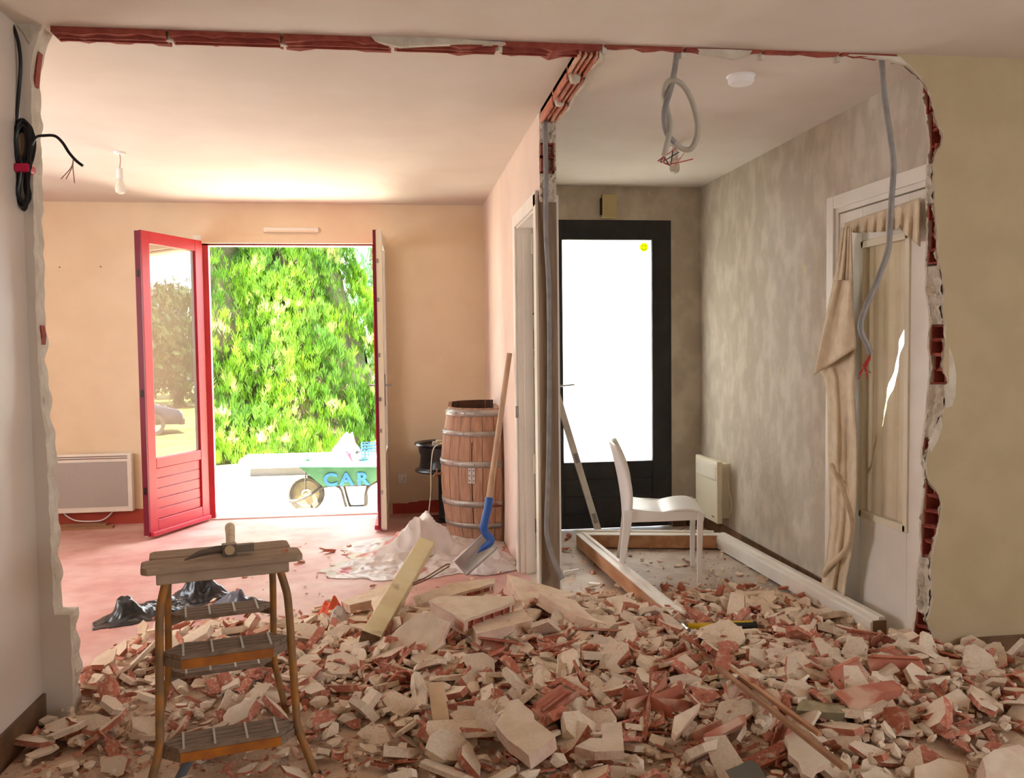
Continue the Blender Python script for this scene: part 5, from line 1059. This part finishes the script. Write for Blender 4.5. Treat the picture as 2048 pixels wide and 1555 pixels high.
# foliage
def tuft(rs, n=15, h=1.0, w=0.55):
    """one flat upright spray of scale-leaf twigs"""
    vs, fs = [], []
    for i in range(n):
        t = (i + 0.5) / n; a = (t - 0.5) * 1.5 + rs.uniform(-0.12, 0.12); L = h * (0.62 - 0.3 * abs(t - 0.5) * 2) * rs.uniform(0.75, 1.05)
        bx, bz = (t - 0.5) * w * 0.5, rs.uniform(0, 0.45) * h; dx, dz = math.sin(a) * L * 0.75, math.cos(a) * L; wd = 0.05 * rs.uniform(0.8, 1.3)
        oy = rs.uniform(-0.16, 0.16); k = len(vs)
        vs += [(bx, 0, bz), (bx + dx * 0.5 - wd * dz, oy * 0.6, bz + dz * 0.5 + wd * dx), (bx + dx, oy, bz + dz), (bx + dx * 0.5 + wd * dz, oy * 0.6 + 0.05, bz + dz * 0.5 - wd * dx)]; fs.append((k, k + 1, k + 2, k + 3))
    return np.array(vs), np.array(fs)
def foliage_mesh(name, tufts, places, m_, parent):
    VS, FS, off = [], [], 0
    for (p, sc, yaw, tilt, i) in places:
        v, f = tufts[i]; R = (Matrix.Rotation(yaw, 3, 'Z') @ Matrix.Rotation(tilt, 3, 'X')); A = np.array(R) * sc
        VS.append(v @ A.T + np.array(p)); FS.append(f + off); off += len(v)
    vv = np.vstack(VS).astype(np.float32); ff = np.vstack(FS).astype(np.int32); me = bpy.data.meshes.new(name)
    me.vertices.add(len(vv)); me.vertices.foreach_set('co', vv.ravel()); n = len(ff); me.loops.add(n * 4); me.loops.foreach_set('vertex_index', ff.ravel())
    me.polygons.add(n); me.polygons.foreach_set('loop_start', np.arange(n, dtype=np.int32) * 4); me.update(calc_edges=True); me.materials.append(m_)
    o = bpy.data.objects.new(name, me); COL.objects.link(o); o['kind'] = 'stuff'; attach(o, parent); return o
rt_ = random.Random(77); TU = [tuft(rt_) for _ in range(10)]
def conifer(label, cx, cy, H_, R0, n, seed, zlim=6.5, ex=0.8):
    rs = random.Random(seed); t = thing('thuja_tree', label, 'tree', (cx, cy, GZ_)); pl = []
    MB().tube([(cx, cy, GZ_), (cx + 0.05, cy, 2.0), (cx, cy, H_ * 0.8)], [0.2, 0.14, 0.03], 10).build('trunk', BARK, t)
    for i in range(26):
        z = rs.uniform(0.1, min(4.2, H_ * 0.7)); a = rs.uniform(0, 2 * PI); rr = R0 * (1 - z / H_) * 0.85; MB().tube([(cx, cy, z), (cx + rr * 0.5 * math.cos(a), cy + rr * 0.5 * math.sin(a), z + 0.25), (cx + rr * math.cos(a), cy + rr * math.sin(a), z + 0.7)], [0.03, 0.018, 0.006], 6).build('branch', BARK, t)
    while len(pl) < n:
        z = GZ_ + rs.random() ** 1.2 * zlim; a = rs.uniform(PI, 2 * PI) if rs.random() < 0.85 else rs.uniform(0, PI)
        R = R0 * max(0.02, 1 - (z - GZ_) / H_) ** ex
        lump = 1 + 0.24 * noise.noise(V((math.cos(a) * 2.6 + seed, math.sin(a) * 2.6, z * 1.3))) + 0.12 * noise.noise(V((math.cos(a) * 8, math.sin(a) * 8, z * 3.5)))
        hole = noise.noise(V((math.cos(a) * 3.1, math.sin(a) * 3.1 + seed, z * 1.7 + 4)))
        if hole > 0.28 and rs.random() < 0.8: continue
        r = R * lump * (1 - 0.22 * rs.random() ** 2)
        p = (cx + r * math.cos(a), cy + r * math.sin(a), z); pl.append((p, rs.uniform(0.14, 0.26), a + PI / 2 + rs.uniform(-0.7, 0.7), rs.uniform(-0.5, 0.25), rs.randrange(10)))
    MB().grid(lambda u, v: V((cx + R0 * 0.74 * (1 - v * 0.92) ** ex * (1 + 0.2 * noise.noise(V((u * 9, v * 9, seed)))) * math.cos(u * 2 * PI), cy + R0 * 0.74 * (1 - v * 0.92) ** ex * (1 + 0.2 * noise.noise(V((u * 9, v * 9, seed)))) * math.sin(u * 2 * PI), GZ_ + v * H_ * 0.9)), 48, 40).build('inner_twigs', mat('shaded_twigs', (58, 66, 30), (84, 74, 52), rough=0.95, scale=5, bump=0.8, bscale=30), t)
    foliage_mesh('foliage', TU, pl, FOL, t); return t
conifer('big bright green cone-shaped thuja filling the garden doorway view', -1.50, 10.2, 5.2, 1.88, 9500, 3, zlim=5.1, ex=1.0)
conifer('tall thuja on the hinge side of the doorway view', -3.25, 10.0, 8.2, 2.1, 6500, 8)
conifer('darker thuja rising behind the gap between the front thujas', -2.75, 12.4, 9.0, 1.75, 5000, 15)
def leafy(name, label, cx, cy, zb, blobs, n, sz, m_, seed):
    rs = random.Random(seed); t = thing(name, label, 'tree', (cx, cy, zb)); top = max(b[2] for b in blobs)
    MB().tube([(cx, cy, zb), (cx + 0.1, cy, zb + (top - zb) * 0.5), (cx, cy, top)], [0.22, 0.15, 0.05], 8).build('trunk', BARK, t); pl = []
    for i in range(n):
        b = rs.choice(blobs); d = V((rs.gauss(0, 1), rs.gauss(0, 1), rs.gauss(0, 1))).normalized() * (0.55 + 0.45 * rs.random())
        pl.append(((b[0] + d.x * b[3], b[1] + d.y * b[3], b[2] + d.z * b[4]), sz * rs.uniform(0.6, 1.3), rs.uniform(0, 6.3), rs.uniform(-1.2, 1.2), rs.randrange(10)))
    foliage_mesh('foliage', TU, pl, m_, t); return t
q = at(722, 560, Y=17); leafy('poplar_tree', 'loose blue-green poplar behind the slope of the big thuja', q.x + 0.25, 17.5, -0.5, [(q.x, 17, 2.0, 0.6, 1.2), (q.x + 0.2, 17.4, 4.0, 0.7, 1.6), (q.x - 0.2, 17.2, 6.0, 0.6, 1.5)], 700, 0.4, FOLB, 4)
q = at(752, 660, Y=15); leafy('garden_bush', 'pale green bush at the far right end of the doorway view', q.x + 0.3, 15, -0.5, [(q.x + 0.45, 15, 0.9, 0.55, 1.3)], 300, 0.35, FOLB, 5)
for i, (x, y, h, l) in enumerate(((26.0, 19.4, 4.2, 'round garden tree mirrored tallest in the red door pane'), (28.5, 17.4, 3.2, 'garden tree mirrored behind the parked car'), (23.0, 21.5, 4.6, 'garden tree mirrored at the hinge side of the pane'), (33.0, 22.0, 3.4, 'far garden tree mirrored over the other trees'))):
    leafy('garden_tree', l, x, y, -1.03, [(x, y, h * 0.4, 2.6, h * 0.6), (x + 0.8, y, h * 0.6, 1.8, h * 0.4), (x - 0.9, y + 0.4, h * 0.2, 2.0, h * 0.5)], 3000, 0.45, FOLC, 20 + i)

# stone trough
t0 = at(490, 953, Z=GZ_); tt = thing('stone_trough', 'long pale stone trough standing behind the wheelbarrow', 'trough', (t0.x + 1, t0.y + 0.2, GZ_)); zt1 = at(490, 936, Y=t0.y).z
ztop = at(490, 918, Y=t0.y).z
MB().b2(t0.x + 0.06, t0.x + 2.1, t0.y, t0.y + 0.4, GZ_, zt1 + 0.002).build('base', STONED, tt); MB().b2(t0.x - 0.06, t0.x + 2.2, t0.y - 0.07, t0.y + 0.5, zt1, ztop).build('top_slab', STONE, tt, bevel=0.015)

# wheelbarrow
wc = at(613, 1022, Z=GZ_); WY = wc.y
wbw = thing('wheelbarrow', 'green wheelbarrow with blue CAR lettering outside the door', 'wheelbarrow', (wc.x + 0.5, WY, GZ_))
w3 = lambda a, b, dy=0.0: at(a, b, Y=WY - 0.0) + V((0, dy, 0))
wcn = w3(613, 986); wr_ = (w3(613, 986) - w3(613, 1022)).length
MB().lathe([(wr_ - 0.05, -0.03), (wr_ - 0.02, -0.04), (wr_ - 0.003, -0.026), (wr_, 0), (wr_ - 0.003, 0.026), (wr_ - 0.02, 0.04), (wr_ - 0.05, 0.03)], wcn, 40, 'Y', close=True).build('tyre', TYRE, wbw, smooth=True)
MB().lathe([(0.0001, -0.02), (0.03, -0.03), (0.05, -0.012), (wr_ - 0.06, -0.012), (wr_ - 0.05, -0.03), (wr_ - 0.045, 0.03), (wr_ - 0.06, 0.012), (0.0001, 0.02)], wcn, 32, 'Y').build('wheel_disc', RIMB, wbw, smooth=True)
TW = 0.30
prof = [(606, 926), (650, 966), (742, 961), (800, 926)]
near = [w3(*p) for p in prof]; 
lo = [(-0.17), (-0.13), (-0.13), (-0.17)]
def tp_(i, s_, dz=0): return near[i] + V((0, s_ * (0.27 if i in (0, 3) else 0.19), dz))
m = MB(); ix = [tp_(0, -1), tp_(1, -1), tp_(2, -1), tp_(3, -1), tp_(0, 1), tp_(1, 1), tp_(2, 1), tp_(3, 1)]
m.add(ix, [(0, 1, 2, 3), (7, 6, 5, 4), (0, 4, 5, 1), (1, 5, 6, 2), (2, 6, 7, 3)]); trayo = m.build('tray', GREENP, wbw, solid=0.006, recalc=False)
MB().tube([ix[0], ix[3], ix[7], ix[4], ix[0]], 0.011, 8).build('rim', GREENP, wbw)
for s_ in (-1, 1):
    dy = s_ * 0.17
    MB().tube(catmull([w3(580, 999, dy * 0.5), w3(600, 996, dy * 0.6), w3(625, 982, dy), w3(648, 968, dy), w3(680, 964, dy), w3(740, 962, dy), w3(775, 945, dy), w3(810, 928, dy)], 5), 0.014, 8).build('handle_tube', DIRTMET, wbw, smooth=True)
    MB().tube(catmull([w3(672, 964, dy), w3(684, 972, dy), w3(691, 995, dy), w3(697, 1014, dy), w3(702, 1018, dy), w3(727, 1017, dy), w3(732, 1010, dy), w3(732, 985, dy), w3(738, 968, dy), w3(752, 958, dy)], 5), 0.013, 8).build('leg_tube', DIRTMET, wbw, smooth=True)
    MB().tube([w3(615, 928, dy * 1.2), w3(614, 975, dy * 0.7)], 0.007, 6).build('strut', DIRTMET, wbw)
MB().tube([wcn + V((0, -0.12, 0)), wcn + V((0, 0.12, 0))], 0.01, 8).build('axle', STEEL, wbw)
nrm = (ix[1] - ix[0]).cross(ix[3] - ix[0]).normalized(); nrm = nrm if nrm.y < 0 else -nrm
xa = V((1, 0, 0)); ya = nrm.cross(xa).normalized(); xa = ya.cross(nrm); adv = 0.0
for chx in 'CAR':
    fnt = bpy.data.curves.new('letter', 'FONT'); fnt.body = chx; fnt.size = 0.18; fnt.offset = 0.007; fnt.extrude = 0.002
    tmp = bpy.data.objects.new('letter', fnt); me = bpy.data.meshes.new_from_object(tmp); bpy.data.objects.remove(tmp); me.materials.clear(); me.materials.append(LBLUE)
    wid = max(v.co.x for v in me.vertices)
    for v in me.vertices: p_ = ix[1] + xa * (0.005 + adv + v.co.x) + ya * (0.014 + v.co.y) + nrm * (0.006 + v.co.z); v.co = p_
    adv += wid + 0.022; fo = bpy.data.objects.new('letter', me); COL.objects.link(fo); attach(fo, wbw)
def blob(name, label, cat, pts, mt, dy, depth, parent=None):
    P = [w3(a, b, dy) for a, b in pts]; c = sum(P, V((0, 0, 0))) / len(P); m = MB(); n = len(P); rings = 7
    for k in range(rings):
        a = PI * (k + 0.5) / rings; s_ = math.sin(a) ** 0.6; yy = -math.cos(a) * depth
        m.v += [tuple(c + (p - c) * s_ + V((0, yy + 0.02 * nz(p.x * 9, p.z * 9, k), 0))) for p in P]
    for k in range(rings - 1):
        for i in range(n): m.f.append((k * n + i, k * n + (i + 1) % n, (k + 1) * n + (i + 1) % n, (k + 1) * n + i)); m.m.append(0)
    m.f += [tuple(reversed(range(n))), tuple(range((rings - 1) * n, rings * n))]; m.m += [0, 0]
    o = m.build(name, mt, parent, smooth=True)
    return tag(o, label, cat) if label else o
sk = thing('rubble_sack', 'white plastic sack with pink print standing in the wheelbarrow', 'sack', w3(690, 925))
blob('body', None, None, [(661, 930), (661, 908), (665, 898), (676, 884), (688, 868), (694, 862), (699, 867), (706, 862), (709, 876), (712, 886), (720, 895), (718, 900), (712, 905), (716, 915), (722, 930)], SACK, -0.05, 0.13, sk)
m = MB(); m.tube([w3(695, 896, -0.19), w3(700, 902, -0.19), (w3(703, 910, -0.19)), w3(707, 918, -0.18)], [0.012, 0.018, 0.012, 0.006], 8); m.build('print_patch', SACKR, sk)
m = MB(); m.tube([w3(713, 903, -0.12), w3(722, 897, -0.12)], [0.02, 0.012], 8); m.build('dark_knot', mat('grey_knot', (60, 62, 66), rough=0.6), sk)
blob('cement_sack', 'sunlit white cement sack filling the wheelbarrow tray', 'sack', [(608, 930), (620, 920), (650, 916), (690, 922), (730, 926), (790, 926), (795, 936), (700, 946), (640, 940)], SACK, 0.0, 0.24)
blob('rolled_sack', 'small white sack lying behind the handles of wheelbarrow', 'sack', [(735, 930), (738, 912), (750, 906), (775, 908), (790, 930)], SACK, -0.02, 0.14)
bn = thing('blue_basket', 'blue mesh basket standing on the wheelbarrow load', 'basket', w3(750, 915, 0.12))
b0 = w3(722, 930, 0.1); b1 = w3(775, 890, 0.1)
for i in range(9):
    x = b0.x + (b1.x - b0.x) * i / 8; MB().b2(x - 0.004, x + 0.004, b0.y, b0.y + 0.008, b0.z, b1.z).b2(x - 0.004, x + 0.004, b0.y + 0.2, b0.y + 0.208, b0.z, b1.z).build('upright', BLUENET, bn)
for i in range(7):
    z = b0.z + (b1.z - b0.z) * i / 6; MB().b2(b0.x, b1.x, b0.y - 0.004, b0.y + 0.004, z - 0.004, z + 0.004).b2(b0.x, b1.x, b0.y + 0.2, b0.y + 0.208, z - 0.004, z + 0.004).b2(b0.x - 0.004, b0.x + 0.004, b0.y, b0.y + 0.2, z - 0.004, z + 0.004).b2(b1.x - 0.004, b1.x + 0.004, b0.y, b0.y + 0.2, z - 0.004, z + 0.004).build('band', BLUENET, bn)

# parked car mirrored in the open leaf
ca = thing('parked_car', 'dark blue hatchback parked on the lawn, mirrored in the door pane', 'car', (16.3, 11.5, -1.02), math.radians(112))
side = [(2.0, 0.30), (2.05, 0.52), (1.95, 0.70), (1.2, 0.88), (0.95, 0.92), (0.35, 1.36), (-1.0, 1.42), (-1.7, 1.0), (-1.95, 0.85), (-1.98, 0.35)]
m = MB(); secs = []
for yy, ins in ((-0.80, 0.10), (-0.72, 0.0), (0.72, 0.0), (0.80, 0.10)):
    secs.append([(x * (1 - 0.02 * (ins > 0)), yy * (1 if z < 0.95 else 0.82), z) for x, z in side])
for s_ in secs: m.v += s_
n = len(side)
for k in range(3):
    for i in range(n): m.f.append((k * n + i, k * n + (i + 1) % n, (k + 1) * n + (i + 1) % n, (k + 1) * n + i)); m.m.append(0)
m.f += [tuple(reversed(range(n))), tuple(range(3 * n, 4 * n))]; m.m += [0, 0]
m.build('body', CARP, ca, bevel=0.03, smooth=True)
MB().prism([V((0.86, -0.66, 0.95)), V((0.38, -0.60, 1.33)), V((0.38, 0.60, 1.33)), V((0.86, 0.66, 0.95))], (0.02, 0, 0.02)).build('windscreen', BLACKMET, ca)
for s_ in (-1, 1):
    MB().prism([V((0.72, s_ * 0.735, 0.97)), V((0.3, s_ * 0.67, 1.30)), V((-0.95, s_ * 0.67, 1.34)), V((-1.45, s_ * 0.73, 1.0))], (0, s_ * 0.012, 0)).build('side_window', BLACKMET, ca)
    MB().b2(1.80, 2.0, min(s_ * 0.42, s_ * 0.74), max(s_ * 0.42, s_ * 0.74), 0.56, 0.68).build('headlamp', LAMPG, ca, bevel=0.03)
    for x in (1.25, -1.25):
        w_ = MB().lathe([(0.2, -0.09), (0.3, -0.1), (0.31, 0), (0.3, 0.1), (0.2, 0.09)], (x, s_ * 0.72, 0.31), 24, 'Y', close=True).build('tyre', TYRE, ca); MB().lathe([(0.0001, -0.05), (0.21, -0.06), (0.21, 0.06), (0.0001, 0.05)], (x, s_ * 0.72, 0.31), 18, 'Y').build('hub', STEEL, w_)
MB().b2(1.9, 2.08, -0.78, 0.78, 0.28, 0.46).build('bumper', BLKRUB, ca, bevel=0.03); MB().b2(1.95, 2.06, -0.3, 0.3, 0.55, 0.62).build('grille', BLACKMET, ca)

# ---- labels of the loose fragments, told by the nearest thing one can find
LM = [('front feet of the step ladder', -0.60, -0.62), ('rear feet of the step ladder', -0.55, -0.08), ('tool handle end', -0.78, -0.62), ('left wall remnant', -1.2, 0.0), ('torn door post', 0.75, 0.9), ('broken wall edge', 2.2, 0.05),
      ('white chair front legs', 1.72, 1.52), ('white chair rear legs', 1.28, 1.65), ('far end of the loose door frame', 1.65, 2.27), ('glazed door', 2.15, 0.6), ('beige towelling cloth', 2.1, 0.95), ('claw hammer', 1.45, 0.6),
      ('sawn end of the loose frame', 2.1, 0.3), ('raw wood side of the loose frame', 1.2, 1.3), ('near end of the loose frame', 1.24, 0.45), ('orange net scrap', q4.x, q4.y), ('black bin bag', q1.x, q1.y), ('cream timber end', c0.x, c0.y), ('plastic film edge', 0.0, 1.8),
      ('split star brick', ctr.x, ctr.y), ('brown skirting by the wall', 2.7, -0.05), ('picture corner block', 2.0, -0.8)]
SHORT = {'triangular pinkish': 'triangular slab', 'thick plaster block': 'thick plaster block', 'wide thin': 'leaning plaster sheet', 'long wall slab': 'slab under the torn post', 'long pointed': 'long pointed slab', 'large rounded': 'large rounded block', 'plaster slab with three': 'notched slab',
         'ragged flat': 'ragged plaster plate', 'plaster-faced': 'tilted brick block', 'perforated': 'perforated block', 'grey flat': 'grey flat plate', 'flat plaster plate seen': 'plate between ladder legs', 'round-edged': 'round-edged plate', 'square plaster': 'square plaster plate',
         'plain plaster': 'plain corner plate', 'thin dark-backed': 'dark-backed flake', 'long red hollow': 'long hollow-brick half', 'open red brick': 'open brick gutter', 'broad red': 'broad brick half', 'short pale wood': 'pale wood offcut', 'orange-red brick': 'orange-red brick gutter'}
for o in list(COL.objects):
    if o.parent is None and 'label' in o:
        for k_, sh in SHORT.items():
            if o['label'].startswith(k_):
                p_ = o.location if o.location.length > 0 else V(o.bound_box[0]); LM.append((sh, p_[0], p_[1]))
cell = {}
for o, kind, x, y in FRAGS:
    d_, nm = min((math.hypot(x - a, y - b), n_) for n_, a, b in LM); cell.setdefault((kind, nm), []).append((d_, o))
ORD = ('closest to', 'second closest to', 'third closest to', 'fourth closest to', 'fifth closest to', 'sixth closest to')
for (kind, nm), lst in cell.items():
    lst.sort(key=lambda t_: t_[0]); _, lb, cat, gp = KN[kind]
    for i, (d_, o) in enumerate(lst):
        if i < len(ORD): tag(o, '%s %s the %s' % (lb, ORD[i], nm), cat, '%s around the %s' % (gp, nm))
        else: tag(o, '%s a little away from the %s' % (lb, nm), cat, '%s around the %s' % (gp, nm))
